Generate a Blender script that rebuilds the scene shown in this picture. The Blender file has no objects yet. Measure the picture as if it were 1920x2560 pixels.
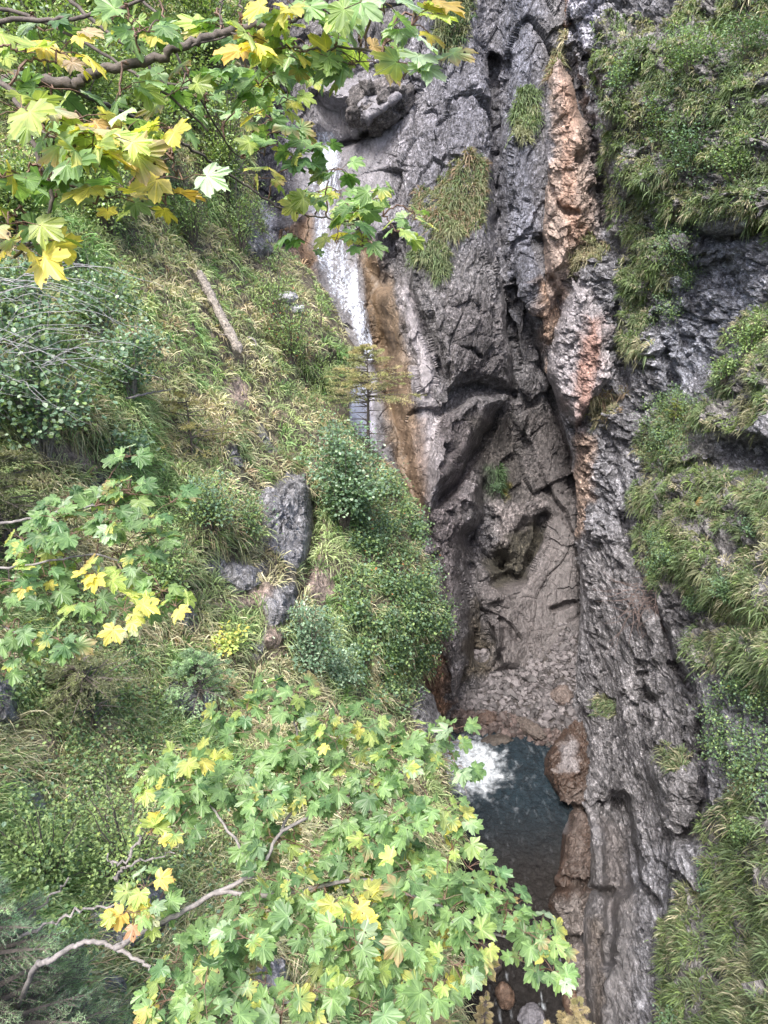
import bpy, math, random
import numpy as np
random.seed(7)
rng = np.random.default_rng(11)
scene = bpy.context.scene
COL = scene.collection

# ------------------------------------------------------------------ camera, sky, sun, exposure
PITCH = math.radians(25.0)
CAM = np.array([0.0, 0.0, 24.0])
FPX = 1777.0                        # focal length in photograph pixels (1920 wide)
cam_d = bpy.data.cameras.new('camera'); cam = bpy.data.objects.new('camera', cam_d); COL.objects.link(cam)
cam.location = CAM; cam.rotation_euler = (math.pi/2 - PITCH, 0, 0)
cam_d.sensor_fit = 'HORIZONTAL'; cam_d.sensor_width = 36.0; cam_d.lens = 36.0*FPX/1920.0
cam_d.clip_start = 0.05; cam_d.clip_end = 2000
scene.camera = cam
SUN_EL, SUN_AZ = math.radians(62), math.radians(205)      # azimuth clockwise from +Y
world = bpy.data.worlds.new("World"); scene.world = world; world.use_nodes = True
wn = world.node_tree.nodes; wl = world.node_tree.links; wn.clear()
wo = wn.new('ShaderNodeOutputWorld'); wb = wn.new('ShaderNodeBackground'); sky = wn.new('ShaderNodeTexSky')
sky.sky_type = 'NISHITA'; sky.sun_disc = False; sky.sun_elevation = SUN_EL; sky.sun_rotation = SUN_AZ
sky.air_density = 0.9; sky.dust_density = 5.0; sky.ozone_density = 0.8
wb.inputs['Strength'].default_value = 0.135
wl.new(sky.outputs[0], wb.inputs['Color']); wl.new(wb.outputs[0], wo.inputs['Surface'])
sd = bpy.data.lights.new('sun', 'SUN'); sd.energy = 1.75; sd.angle = math.radians(14); sd.color = (1.0, 0.97, 0.93)
so = bpy.data.objects.new('sun', sd); COL.objects.link(so)
so.rotation_euler = (math.pi/2 - SUN_EL, 0, math.pi - SUN_AZ)
scene.view_settings.view_transform = 'Standard'; scene.view_settings.look = 'None'
scene.view_settings.exposure = 1.65; scene.view_settings.gamma = 1.0
scene.cycles.max_bounces = 6; scene.cycles.diffuse_bounces = 4; scene.cycles.transparent_max_bounces = 12

# ------------------------------------------------------------------ maths helpers
Rv = np.array([1.0, 0, 0]); Fv = np.array([0, math.cos(PITCH), -math.sin(PITCH)]); Uv = np.array([0, math.sin(PITCH), math.cos(PITCH)])
def at(px, py, t):
    px = np.asarray(px, float); py = np.asarray(py, float); t = np.asarray(t, float)
    return CAM + (Fv + ((px-960)/FPX)[..., None]*Rv - ((py-1280)/FPX)[..., None]*Uv)*t[..., None]
def sst(a, b, x):
    x = np.clip((x-a)/(b-a), 0, 1); return x*x*(3-2*x)
def ihash(ix, iy, iz, seed=0):
    h = (ix.astype(np.int64)*374761393 + iy.astype(np.int64)*668265263 + iz.astype(np.int64)*2147483647 + seed*1274126177) & 0xFFFFFFFF
    h = ((h ^ (h >> 13))*1274126177) & 0xFFFFFFFF
    h = ((h ^ (h >> 15))*2246822519) & 0xFFFFFFFF
    return (h ^ (h >> 16)) & 0xFFFFFFFF
def r01(ix, iy, iz, seed=0): return ihash(ix, iy, iz, seed)/4294967295.0
def vnoise(P, seed=0):
    """smooth gradient noise, about -1..1"""
    F = np.floor(P); f = P-F; I = F.astype(np.int64)
    u = f*f*f*(f*(f*6-15)+10)
    out = 0
    for dx in (0, 1):
        for dy in (0, 1):
            for dz in (0, 1):
                h = ihash(I[:, 0]+dx, I[:, 1]+dy, I[:, 2]+dz, seed)
                gx = (h & 1023)/511.5-1; gy = ((h >> 10) & 1023)/511.5-1; gz = ((h >> 20) & 1023)/511.5-1
                d = gx*(f[:, 0]-dx)+gy*(f[:, 1]-dy)+gz*(f[:, 2]-dz)
                w = (u[:, 0] if dx else 1-u[:, 0])*(u[:, 1] if dy else 1-u[:, 1])*(u[:, 2] if dz else 1-u[:, 2])
                out = out+w*d
    return out*1.3
def fbm(P, octv=4, seed=0, gain=0.5, lac=2.03):
    a = 1.0; s = 0; n = 0
    for o in range(octv):
        s = s+a*vnoise(P, seed+o*17); n += a; a *= gain; P = P*lac+3.7
    return s/n
def ridged(P, octv=4, seed=0):
    a = 1.0; s = 0; n = 0
    for o in range(octv):
        s = s+a*(1-np.abs(vnoise(P, seed+o*13))*1.6); n += a; a *= 0.5; P = P*2.1+1.3
    return s/n
def facets(P, seed=0, tilt=1.0):
    """blocky broken-rock height: every Voronoi cell is a tilted plane; also returns edge closeness"""
    I = np.floor(P).astype(np.int64)
    b1 = np.full(len(P), 1e9); b2 = b1.copy(); H = np.zeros(len(P)); rid = np.zeros(len(P))
    for dx in (-1, 0, 1):
        for dy in (-1, 0, 1):
            for dz in (-1, 0, 1):
                cx, cy, cz = I[:, 0]+dx, I[:, 1]+dy, I[:, 2]+dz
                h = ihash(cx, cy, cz, seed); h2 = ihash(cx, cy, cz, seed+91)
                ex = P[:, 0]-cx-(h & 1023)/1023.0; ey = P[:, 1]-cy-((h >> 10) & 1023)/1023.0; ez = P[:, 2]-cz-((h >> 20) & 1023)/1023.0
                d = ex*ex+ey*ey+ez*ez
                hh = (((h2 & 1023)/511.5-1)*ex+(((h2 >> 10) & 1023)/511.5-1)*ey+(((h2 >> 20) & 1023)/511.5-1)*ez)*tilt + ((h2 >> 5) & 1023)/1023.0-0.5
                m = d < b1
                b2 = np.where(m, b1, np.minimum(b2, d)); H = np.where(m, hh, H); b1 = np.where(m, d, b1)
    return H, np.sqrt(b2)-np.sqrt(b1)
def tps(ctrl):
    c = np.array(ctrl, float); X = c[:, :2]/1000; n = len(X)
    def U(r2): return 0.5*r2*np.log(np.maximum(r2, 1e-12))
    D = ((X[:, None]-X[None])**2).sum(-1)
    A = np.zeros((n+3, n+3)); A[:n, :n] = U(D)+np.eye(n)*1e-3; A[:n, n] = 1; A[:n, n+1:] = X; A[n, :n] = 1; A[n+1:, :n] = X.T
    w = np.linalg.solve(A, np.concatenate([c[:, 2], [0, 0, 0]]))
    def f(px, py):
        x = np.stack([px, py], -1)/1000.0; s = w[n]+x[..., 0]*w[n+1]+x[..., 1]*w[n+2]
        for i in range(n): s = s+w[i]*U(((x-X[i])**2).sum(-1))
        return s
    return f
def seg_dist(px, py, pts):
    d = np.full(px.shape, 1e18)
    for (ax, ay), (bx, by) in zip(pts[:-1], pts[1:]):
        vx, vy = bx-ax, by-ay; L = vx*vx+vy*vy+1e-9
        s = np.clip(((px-ax)*vx+(py-ay)*vy)/L, 0, 1)
        d = np.minimum(d, (px-ax-s*vx)**2+(py-ay-s*vy)**2)
    return np.sqrt(d)
def inside(px, py, pts):
    c = np.zeros(px.shape, bool); n = len(pts)
    for i in range(n):
        x1, y1 = pts[i]; x2, y2 = pts[(i+1) % n]
        if y1 == y2: continue
        m = ((y1 > py) != (y2 > py)) & (px < (x2-x1)*(py-y1)/(y2-y1)+x1)
        c ^= m
    return c
def sdf(px, py, pts):
    d = seg_dist(px, py, list(pts)+[pts[0]])
    return np.where(inside(px, py, pts), d, -d)       # positive inside
def pl(poly):
    ys = [p[1] for p in poly]; xs = [p[0] for p in poly]
    return lambda y: np.interp(y, ys, xs)
def nrm(v): return v/np.maximum(np.linalg.norm(v, axis=-1, keepdims=True), 1e-9)

# ------------------------------------------------------------------ object helpers
def tag(o, label=None, cat=None, group=None, kind=None):
    if label: o['label'] = label
    if cat: o['category'] = cat
    if group: o['group'] = group
    if kind: o['kind'] = kind
    return o
def mesh(name, V, T, mat, C=None, parent=None, smooth=False, UV=None):
    V = np.asarray(V, np.float32); T = np.asarray(T, np.int32)
    k = T.shape[1]
    me = bpy.data.meshes.new(name)
    me.vertices.add(len(V)); me.vertices.foreach_set('co', V.ravel())
    me.loops.add(T.size); me.loops.foreach_set('vertex_index', T.ravel())
    me.polygons.add(len(T)); me.polygons.foreach_set('loop_start', np.arange(len(T), dtype=np.int32)*k)
    me.polygons.foreach_set('loop_total', np.full(len(T), k, np.int32))
    me.polygons.foreach_set('use_smooth', np.full(len(T), smooth))
    if C is not None:
        C = np.asarray(C, np.float32)
        if C.shape[1] == 3: C = np.concatenate([C, np.ones((len(C), 1), np.float32)], 1)
        a = me.color_attributes.new('Col', 'FLOAT_COLOR', 'POINT'); a.data.foreach_set('color', C.ravel())
    if UV is not None:
        u = me.uv_layers.new(name='UVMap'); u.data.foreach_set('uv', np.asarray(UV, np.float32)[T.ravel()].ravel())
    me.update(calc_edges=True)
    me.materials.append(mat)
    o = bpy.data.objects.new(name, me); COL.objects.link(o)
    if parent is not None: o.parent = parent
    return o
def empty(name, loc, label, cat, group=None):
    o = bpy.data.objects.new(name, None); o.empty_display_size = 0.2; COL.objects.link(o)
    o.location = [float(x) for x in loc]
    return tag(o, label, cat, group)
def tubes(paths, sides=6):
    """paths: list of (points (n,3), radii (n,)) -> V, T"""
    Vs, Ts, off = [], [], 0
    for P, R in paths:
        P = np.asarray(P, float); R = np.asarray(R, float); n = len(P)
        tan = nrm(np.gradient(P, axis=0)); ref = np.array([0.3, 0.2, 0.93]) if abs(tan[0][2]) < .9 else np.array([1.0, 0.1, 0])
        a = nrm(np.cross(tan, ref)); b = np.cross(tan, a)
        ang = np.linspace(0, 2*math.pi, sides, endpoint=False)
        ring = P[:, None]+R[:, None, None]*(np.cos(ang)[None, :, None]*a[:, None]+np.sin(ang)[None, :, None]*b[:, None])
        Vs.append(ring.reshape(-1, 3)); Vs.append(P[-1:]+tan[-1:]*R[-1])
        for i in range(n-1):
            for k in range(sides):
                k2 = (k+1) % sides; q = off+i*sides
                Ts.append((q+k, q+k2, q+sides+k)); Ts.append((q+k2, q+sides+k2, q+sides+k))
        q = off+(n-1)*sides
        for k in range(sides): Ts.append((q+k, q+(k+1) % sides, off+n*sides))
        off += n*sides+1
    return np.concatenate(Vs), np.array(Ts)
def smooth_path(P, n=4, wob=0.0):
    P = np.asarray(P, float); m = len(P)
    if m < 3: s = np.linspace(0, 1, n*3)[:, None]; Q = P[0]*(1-s)+P[-1]*s
    else:
        Q = []
        for i in range(m-1):
            p0, p1, p2, p3 = P[max(i-1, 0)], P[i], P[i+1], P[min(i+2, m-1)]
            for s in np.linspace(0, 1, n, endpoint=False):
                Q.append(0.5*((2*p1)+(-p0+p2)*s+(2*p0-5*p1+4*p2-p3)*s*s+(-p0+3*p1-3*p2+p3)*s**3))
        Q.append(P[-1]); Q = np.array(Q)
    if wob: Q = Q+rng.normal(0, wob, Q.shape)
    return Q
def scatter(tv, tt, pos, X, Y, Z, S, cols, cvar=None):
    """place template (n,3)/(m,3) at pos (N,3) with axes X,Y,Z (N,3) and scale S (N,)"""
    n = len(tv); N = len(pos)
    V = pos[:, None]+S[:, None, None]*(tv[None, :, 0:1]*X[:, None]+tv[None, :, 1:2]*Y[:, None]+tv[None, :, 2:3]*Z[:, None])
    T = (tt[None]+(np.arange(N)*n)[:, None, None]).reshape(-1, 3)
    C = np.repeat(cols, n, 0).reshape(N, n, 3)
    if cvar is not None: C = C*cvar[None]
    return V.reshape(-1, 3), T, C.reshape(-1, 3)
def frames(Y, Zhint):
    Y = nrm(Y); X = nrm(np.cross(Y, Zhint)); Z = np.cross(X, Y); return X, Y, Z

# ------------------------------------------------------------------ materials
def newmat(name):
    m = bpy.data.materials.new(name); m.use_nodes = True; nt = m.node_tree; nt.nodes.clear()
    out = nt.nodes.new('ShaderNodeOutputMaterial'); return m, nt, out
def N(nt, kind, **kw):
    n = nt.nodes.new(kind)
    for k, v in kw.items():
        if k in n.inputs: n.inputs[k].default_value = v
        else: setattr(n, k, v)
    return n
def ramp(nt, fac, stops):
    r = nt.nodes.new('ShaderNodeValToRGB'); nt.links.new(fac, r.inputs[0])
    e = r.color_ramp.elements
    while len(e) < len(stops): e.new(0.5)
    for i, (p, c) in enumerate(stops): e[i].position = p; e[i].color = (*c, 1) if len(c) == 3 else c
    return r.outputs[0]
def mul(nt, a, b, fac=1.0, mode='MULTIPLY'):
    m = nt.nodes.new('ShaderNodeMix'); m.data_type = 'RGBA'; m.blend_type = mode
    if hasattr(fac, 'links'): nt.links.new(fac, m.inputs[0])
    else: m.inputs[0].default_value = fac
    for s, v in ((6, a), (7, b)):
        if hasattr(v, 'links'): nt.links.new(v, m.inputs[s])
        else: m.inputs[s].default_value = (*v, 1)
    return m.outputs[2]
def rock_mat(name, axis=(0, 0, 1), stretch=0.35, rough=0.62, bump=1.0, contrast=1.0):
    m, nt, out = newmat(name); L = nt.links.new
    tc = N(nt, 'ShaderNodeTexCoord'); mp = N(nt, 'ShaderNodeMapping')
    # align local z with strata axis, then squash it
    import mathutils
    q = mathutils.Vector(axis).normalized().rotation_difference(mathutils.Vector((0, 0, 1)))
    rot = N(nt, 'ShaderNodeMapping'); rot.inputs['Rotation'].default_value = q.to_euler()
    L(tc.outputs['Object'], rot.inputs[0]); L(rot.outputs[0], mp.inputs[0]); mp.inputs['Scale'].default_value = (1, 1, stretch)
    at_ = N(nt, 'ShaderNodeAttribute', attribute_name='Col')
    n1 = N(nt, 'ShaderNodeTexNoise', Scale=0.7, Detail=6.0, Roughness=0.6); L(mp.outputs[0], n1.inputs['Vector'])
    n2 = N(nt, 'ShaderNodeTexNoise', Scale=6.0, Detail=8.0, Roughness=0.7, Distortion=0.6); L(mp.outputs[0], n2.inputs['Vector'])
    n3 = N(nt, 'ShaderNodeTexNoise', Scale=30.0, Detail=4.0, Roughness=0.7); L(mp.outputs[0], n3.inputs['Vector'])
    v1 = N(nt, 'ShaderNodeTexVoronoi', Scale=5.5, feature='DISTANCE_TO_EDGE'); 
    wv = N(nt, 'ShaderNodeMix', data_type='VECTOR'); wv.inputs[0].default_value = 0.12
    L(mp.outputs[0], wv.inputs[4]); L(n2.outputs['Color'], wv.inputs[5]); L(wv.outputs[1], v1.inputs['Vector'])
    v2 = N(nt, 'ShaderNodeTexVoronoi', Scale=9.0); L(wv.outputs[1], v2.inputs['Vector'])
    c = contrast
    a = ramp(nt, n1.outputs['Fac'], [(0.3, (1-.35*c,)*3), (0.7, (1+.3*c,)*3)])
    b = ramp(nt, n2.outputs['Fac'], [(0.34, (1-.62*c,)*3), (0.5, (1.0,)*3), (0.68, (1+.9*c,)*3)])
    d = ramp(nt, n3.outputs['Fac'], [(0.35, (1-.35*c,)*3), (0.65, (1+.35*c,)*3)])
    col = mul(nt, mul(nt, mul(nt, at_.outputs['Color'], a), b), d)
    cell = ramp(nt, v2.outputs['Color'], [(0.1, (1-.3*c,)*3), (0.9, (1+.35*c,)*3)])
    col = mul(nt, col, cell)
    crk = ramp(nt, v1.outputs['Distance'], [(0.0, (.45,)*3), (0.035, (1,)*3)])
    col = mul(nt, col, crk, 0.25)
    n4 = N(nt, 'ShaderNodeTexNoise', Scale=11.0, Detail=5.0, Roughness=0.8, Distortion=.3); L(mp.outputs[0], n4.inputs['Vector'])
    col = mul(nt, col, ramp(nt, n4.outputs['Fac'], [(0.36, (1-.6*c,)*3), (0.46, (1.0,)*3), (0.56, (1.0,)*3), (0.66, (1+1.1*c,)*3)]))
    mps = N(nt, 'ShaderNodeMapping'); mps.inputs['Scale'].default_value = (1, 1, .12); L(tc.outputs['Object'], mps.inputs[0])
    ns = N(nt, 'ShaderNodeTexNoise', Scale=3.0, Detail=5.0, Roughness=.6); L(mps.outputs[0], ns.inputs['Vector'])
    smc = mul(nt, at_.outputs['Color'], ramp(nt, ns.outputs['Fac'], [(.3, (.5,)*3), (.5, (1,)*3), (.7, (1.4,)*3)]))
    nss = N(nt, 'ShaderNodeTexNoise', Scale=9.0, Detail=6.0, Roughness=.7); L(tc.outputs['Object'], nss.inputs['Vector'])
    smc = mul(nt, smc, ramp(nt, nss.outputs['Fac'], [(.33, (.78,)*3), (.67, (1.22,)*3)]))
    col = mul(nt, smc, col, at_.outputs['Alpha'], 'MIX')
    p = N(nt, 'ShaderNodeBsdfPrincipled'); L(col, p.inputs['Base Color'])
    rr = ramp(nt, n2.outputs['Fac'], [(0.3, (rough-.22,)*3), (0.7, (rough+.15,)*3)]); L(rr, p.inputs['Roughness'])
    p.inputs['Specular IOR Level'].default_value = 0.55
    h = N(nt, 'ShaderNodeMath', operation='ADD'); L(n2.outputs['Fac'], h.inputs[0])
    h1 = N(nt, 'ShaderNodeMath', operation='MULTIPLY'); L(v2.outputs['Distance'], h1.inputs[0]); h1.inputs[1].default_value = 0.5; L(h1.outputs[0], h.inputs[1])
    h2 = N(nt, 'ShaderNodeMath', operation='MULTIPLY_ADD'); L(n3.outputs['Fac'], h2.inputs[0]); h2.inputs[1].default_value = 0.25; L(h.outputs[0], h2.inputs[2])
    bp = N(nt, 'ShaderNodeBump', Distance=0.2*bump); L(h2.outputs[0], bp.inputs['Height'])
    bs = N(nt, 'ShaderNodeMath', operation='MULTIPLY_ADD'); L(at_.outputs['Alpha'], bs.inputs[0]); bs.inputs[1].default_value = .85; bs.inputs[2].default_value = .15; L(bs.outputs[0], bp.inputs['Strength']); L(bp.outputs[0], p.inputs['Normal'])
    L(p.outputs[0], out.inputs[0]); return m
def leaf_mat(name, trans=0.35, rough=0.45, spots=False, spec=0.5):
    m, nt, out = newmat(name); L = nt.links.new
    at_ = N(nt, 'ShaderNodeAttribute', attribute_name='Col'); col = at_.outputs['Color']
    if spots:
        tc = N(nt, 'ShaderNodeTexCoord')
        n = N(nt, 'ShaderNodeTexNoise', Scale=28.0, Detail=3.0); L(tc.outputs['Object'], n.inputs['Vector'])
        col = mul(nt, col, ramp(nt, n.outputs['Fac'], [(0.35, (.78, .8, .8)), (0.65, (1.2, 1.15, 1.1))]))
        v = N(nt, 'ShaderNodeTexVoronoi', Scale=26.0); L(tc.outputs['Object'], v.inputs['Vector'])
        col = mul(nt, col, ramp(nt, v.outputs['Distance'], [(0.10, (.12, .08, .05)), (0.14, (1, 1, 1))]))
        # leaf veins from the leaf's own uv
        uv = N(nt, 'ShaderNodeUVMap', uv_map='UVMap'); sx = N(nt, 'ShaderNodeSeparateXYZ'); L(uv.outputs[0], sx.inputs[0])
        ab = N(nt, 'ShaderNodeMath', operation='ABSOLUTE'); L(sx.outputs[0], ab.inputs[0])
        best = None
        for ang in (0, 45, 97):
            s, c = math.sin(math.radians(ang)), math.cos(math.radians(ang))
            m1 = N(nt, 'ShaderNodeMath', operation='MULTIPLY'); L(ab.outputs[0], m1.inputs[0]); m1.inputs[1].default_value = c
            m2 = N(nt, 'ShaderNodeMath', operation='MULTIPLY'); L(sx.outputs[1], m2.inputs[0]); m2.inputs[1].default_value = -s
            ad = N(nt, 'ShaderNodeMath', operation='ADD'); L(m1.outputs[0], ad.inputs[0]); L(m2.outputs[0], ad.inputs[1])
            aa = N(nt, 'ShaderNodeMath', operation='ABSOLUTE'); L(ad.outputs[0], aa.inputs[0])
            if best is None: best = aa
            else:
                mn = N(nt, 'ShaderNodeMath', operation='MINIMUM'); L(best.outputs[0], mn.inputs[0]); L(aa.outputs[0], mn.inputs[1]); best = mn
        vein = ramp(nt, best.outputs[0], [(0.012, (1.3, 1.28, 1.3)), (0.03, (1, 1, 1))])
        col = mul(nt, col, vein)
    p = N(nt, 'ShaderNodeBsdfPrincipled', Roughness=rough); L(col, p.inputs['Base Color']); p.inputs['Specular IOR Level'].default_value = spec
    tr = N(nt, 'ShaderNodeBsdfTranslucent'); L(mul(nt, col, (1.5, 1.6, .7)), tr.inputs['Color'])
    mx = N(nt, 'ShaderNodeMixShader'); mx.inputs[0].default_value = trans
    L(p.outputs[0], mx.inputs[1]); L(tr.outputs[0], mx.inputs[2]); L(mx.outputs[0], out.inputs[0]); return m
def plain_mat(name, rough=0.8, attr=True, color=(.2, .2, .2), nscale=20.0, amt=.4, bump=.01):
    m, nt, out = newmat(name); L = nt.links.new
    tc = N(nt, 'ShaderNodeTexCoord'); n = N(nt, 'ShaderNodeTexNoise', Scale=nscale, Detail=6.0, Roughness=.65); L(tc.outputs['Object'], n.inputs['Vector'])
    base = N(nt, 'ShaderNodeAttribute', attribute_name='Col').outputs['Color'] if attr else color
    col = mul(nt, ramp(nt, n.outputs['Fac'], [(0.3, (1-amt,)*3), (0.7, (1+amt,)*3)]), base)
    p = N(nt, 'ShaderNodeBsdfPrincipled', Roughness=rough); L(col, p.inputs['Base Color'])
    bp = N(nt, 'ShaderNodeBump', Strength=.8, Distance=bump); L(n.outputs['Fac'], bp.inputs['Height']); L(bp.outputs[0], p.inputs['Normal'])
    L(p.outputs[0], out.inputs[0]); return m

# ------------------------------------------------------------------ sheets: gorge surfaces in metres
class Sheet:
    def __init__(s, y0, y1, ny, xl, xr, nx, ctrl, wrap=None, feats=(), cracks=(), warp=14, wrapd=9.0):
        rows = np.linspace(y0, y1, ny); s.rows = rows
        W = 26
        if wrap == 'L': k = np.concatenate([np.linspace(-1, 0, W, endpoint=False), np.linspace(0, 1, nx-W)])
        elif wrap == 'R': k = np.concatenate([np.linspace(0, 1, nx-W), np.linspace(1, 2, W+1)[1:]])
        else: k = np.linspace(0, 1, nx)
        s.k = k; s.xl, s.xr = xl, xr
        K, Yp = np.meshgrid(k, rows); a = xl(Yp); b = xr(Yp)
        kc = np.clip(K, 0, 1); Xp = a+(b-a)*kc
        over = np.clip(-K, 0, 1) if wrap == 'L' else np.clip(K-1, 0, 1) if wrap == 'R' else np.zeros_like(K)
        s.px, s.py = Xp, Yp
        f = tps(ctrl); t = np.maximum(f(Xp, Yp), 2.5)
        s.tbase = f
        Q = np.stack([Xp, Yp, Xp*0], -1).reshape(-1, 3)
        wx = (fbm(Q/70.0, 3, 5)*warp).reshape(Xp.shape); wy = (fbm(Q/70.0+9, 3, 6)*warp).reshape(Xp.shape)
        X2, Y2 = Xp+wx*1.0, Yp+wy*1.0
        for pts, h, w in feats: t = t-h*sst(-w*.15, w*(1.5 if abs(h) > 1 else 1.1), sdf(X2, Y2, pts))
        for pts, h, w in cracks: t = t+min(h*1.1, .10*w+.05)*np.exp(-(seg_dist(X2, Y2, pts)/w)**2)
        # round the edge that turns away behind itself
        if wrap:
            e = np.abs(Xp-(a if wrap == 'L' else b))
            t = t+1.6*np.exp(-e/16.0)*(1)+over**1.3*wrapd
            Xp = Xp+(over*150 if wrap == 'L' else -over*150)
        P = at(Xp, Yp, t); s.P0 = P; s.over = over; s.t = t
        s.P = P.copy(); s.normals()
    def normals(s):
        du = np.gradient(s.P, axis=1); dv = np.gradient(s.P, axis=0)
        n = nrm(np.cross(dv, du)); tocam = CAM-s.P
        s.N = n
        flip = np.sign((n*tocam).sum(-1).mean()); s.N = n*flip; s.flip = flip
    def displace(s, d):
        # use smoothed normals so that detail does not fold over
        Ns = s.N.copy()
        for _ in range(6):
            Ns[1:-1, 1:-1] = (Ns[1:-1, 1:-1]*2+Ns[:-2, 1:-1]+Ns[2:, 1:-1]+Ns[1:-1, :-2]+Ns[1:-1, 2:])/6
        Ns = nrm(Ns); f = np.abs((Ns*nrm(CAM-s.P)).sum(-1)); d = d*(.12+.88*sst(.12, .5, f))
        s.P = s.P+Ns*d[..., None]; s.normals()
    def build(s, name, mat, C, smooth=False):
        ny, nx = s.px.shape; idx = np.arange(ny*nx).reshape(ny, nx)
        q = np.stack([idx[:-1, :-1], idx[1:, :-1], idx[1:, 1:], idx[:-1, 1:]], -1).reshape(-1, 4)
        if s.flip < 0: q = q[:, ::-1]
        return mesh(name, s.P.reshape(-1, 3), q, mat, C.reshape(-1, C.shape[-1]), smooth=smooth)
    def ij(s, px, py):
        px = np.asarray(px, float); py = np.asarray(py, float)
        a = s.xl(py); b = s.xr(py); kk = np.clip((px-a)/(b-a), 0, 1)
        i = np.clip(np.round(np.interp(py, s.rows, np.arange(len(s.rows)))).astype(int), 0, len(s.rows)-1)
        j = np.clip(np.round(np.interp(kk, s.k, np.arange(len(s.k)))).astype(int), 0, len(s.k)-1)
        return i, j
    def pt(s, px, py):
        i, j = s.ij(px, py); return s.P[i, j]
def flat3(P): return P.reshape(-1, 3)
def axes_to(axis, stretch):
    """coordinates squashed along an axis"""
    a = nrm(np.array(axis, float)); b = nrm(np.cross(a, [0.31, 0.5, 0.2])); c = np.cross(a, b)
    return np.stack([b, c, a*stretch], 1)
def crag(P, axis, stretch, seed, s1=1.0, s2=1.0, s3=1.0):
    M = axes_to(axis, stretch); Q = flat3(P)@M
    w = np.stack([vnoise(Q*1.2, seed+k) for k in (1, 2, 3)], -1)
    Qw = Q+0.22*w
    f1, e1 = facets(Qw/1.9, seed+10); f2, e2 = facets(Qw/0.7, seed+20); f3, e3 = facets(Qw/0.26, seed+30)
    f4, e4 = facets(Qw/0.12, seed+33)
    h = 0.7*fbm(Q/3.5, 3, seed+40)+s1*0.40*f1+s2*0.24*f2+s3*0.12*f3+s3*.05*f4
    h -= 0.12*s1*np.exp(-(e1/0.05)**2)+0.05*s2*np.exp(-(e2/0.09)**2)
    h += 0.05*s3*fbm(Q*4, 3, seed+50)
    return h, e2, f1
def paint(C, sheet, poly, color, soft=25, strength=1.0, warp=18, seed=3, streak=None):
    X, Y = sheet.px, sheet.py
    Q = np.stack([X/40.0, Y/(120.0 if streak else 40.0), X*0+seed], -1).reshape(-1, 3)
    w = (fbm(Q, 4, seed)*warp).reshape(X.shape)
    m = sst(-soft, soft, sdf(X, Y, poly)+w*1.6)*strength
    m = m[..., None]; C[:] = C*(1-m)+np.array(color)*m
    return m[..., 0]

GREY = np.array([.152, .147, .155]); BLUEG = np.array([.15, .155, .185]); BROWN = np.array([.085, .070, .062])

# ---- far wall: waterfall alcove, centre buttress, recess and back slab
far_ctrl = [(400, -300, 44), (800, -300, 41), (1200, -300, 38), (1600, -300, 39), (800, 0, 41), (800, 300, 40.5), (700, 450, 41), (850, 500, 39.5), (880, 900, 37), (900, 1150, 36), (560, 900, 40),
  (560, 1500, 38), (1050, 0, 38.5), (1150, 500, 36.5), (1150, 900, 36), (1100, 1200, 34.6), (1130, 1500, 34.2), (1110, 1800, 33.6), (1350, 0, 38), (1350, 500, 38.5), (1420, 900, 40),
  (1420, 1300, 39), (1350, 1500, 38), (1300, 1690, 36.2), (1250, 1100, 39.6), (1250, 1300, 39.2), (1380, 1150, 40), (900, 1700, 33), (1000, 2050, 31.5), (1300, 2050, 34.5), (1600, 1700, 37), (1600, 900, 41)]
far_feats = [
  # (polygon, metres towards the camera, edge width in px)
  ([(1040, -400), (1060, 60), (1110, 300), (1120, 420), (1020, 560), (1010, 640), (1040, 760), (1075, 870), (1105, 950), (1090, 1010), (1180, 960), (1285, 970), (1272, 760), (1245, 600), (1232, 370), (1215, 100), (1230, -400)], 1.4, 26),
  ([(1260, -400), (1245, 200), (1240, 400), (1262, 600), (1290, 740), (1325, 840), (1350, 915), (1390, 1010), (1440, 1250), (1520, 1250), (1520, -400)], 2.4, 34),
  ([(1095, 1020), (1180, 975), (1290, 985), (1240, 1030), (1225, 1075), (1180, 1155), (1132, 1216), (1085, 1270), (1060, 1275), (1068, 1120)], 2.2, 24),
  ([(1050, 1230), (1110, 1240), (1155, 1210), (1180, 1165), (1212, 1200), (1212, 1290), (1170, 1370), (1165, 1450), (1182, 1520), (1180, 1620), (1150, 1740), (1118, 1800), (1100, 1620), (1085, 1450), (1060, 1340)], 2.0, 26),
  ([(1214, 1250), (1260, 1238), (1330, 1245), (1350, 1290), (1320, 1330), (1300, 1390), (1268, 1412), (1225, 1370), (1210, 1320)], 1.5, 30),
  ([(1205, 1440), (1250, 1460), (1320, 1430), (1360, 1300), (1380, 1200), (1450, 1250), (1500, 1800), (1430, 1750), (1340, 1745), (1290, 1690), (1240, 1690), (1205, 1560)], 0.8, 30),
  ([(1010, 690), (1035, 745), (1070, 860), (1102, 940), (1085, 1000), (1048, 1000), (1030, 900), (1000, 780)], 0.7, 16),
  ([(750, 190), (880, 200), (1020, 200), (1030, 250), (990, 300), (930, 345), (880, 330), (850, 280), (760, 240)], 2.2, 34),
  ([(600, 480), (690, 520), (765, 530), (760, 700), (640, 700)], 2.5, 30),
  ([(1210, 1510), (1265, 1560), (1270, 1620), (1240, 1660), (1225, 1650)], 0.7, 20),
  ([(1060, 1610), (1110, 1640), (1115, 1830), (1080, 1830), (1040, 1700)], -0.5, 30),
]
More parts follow.
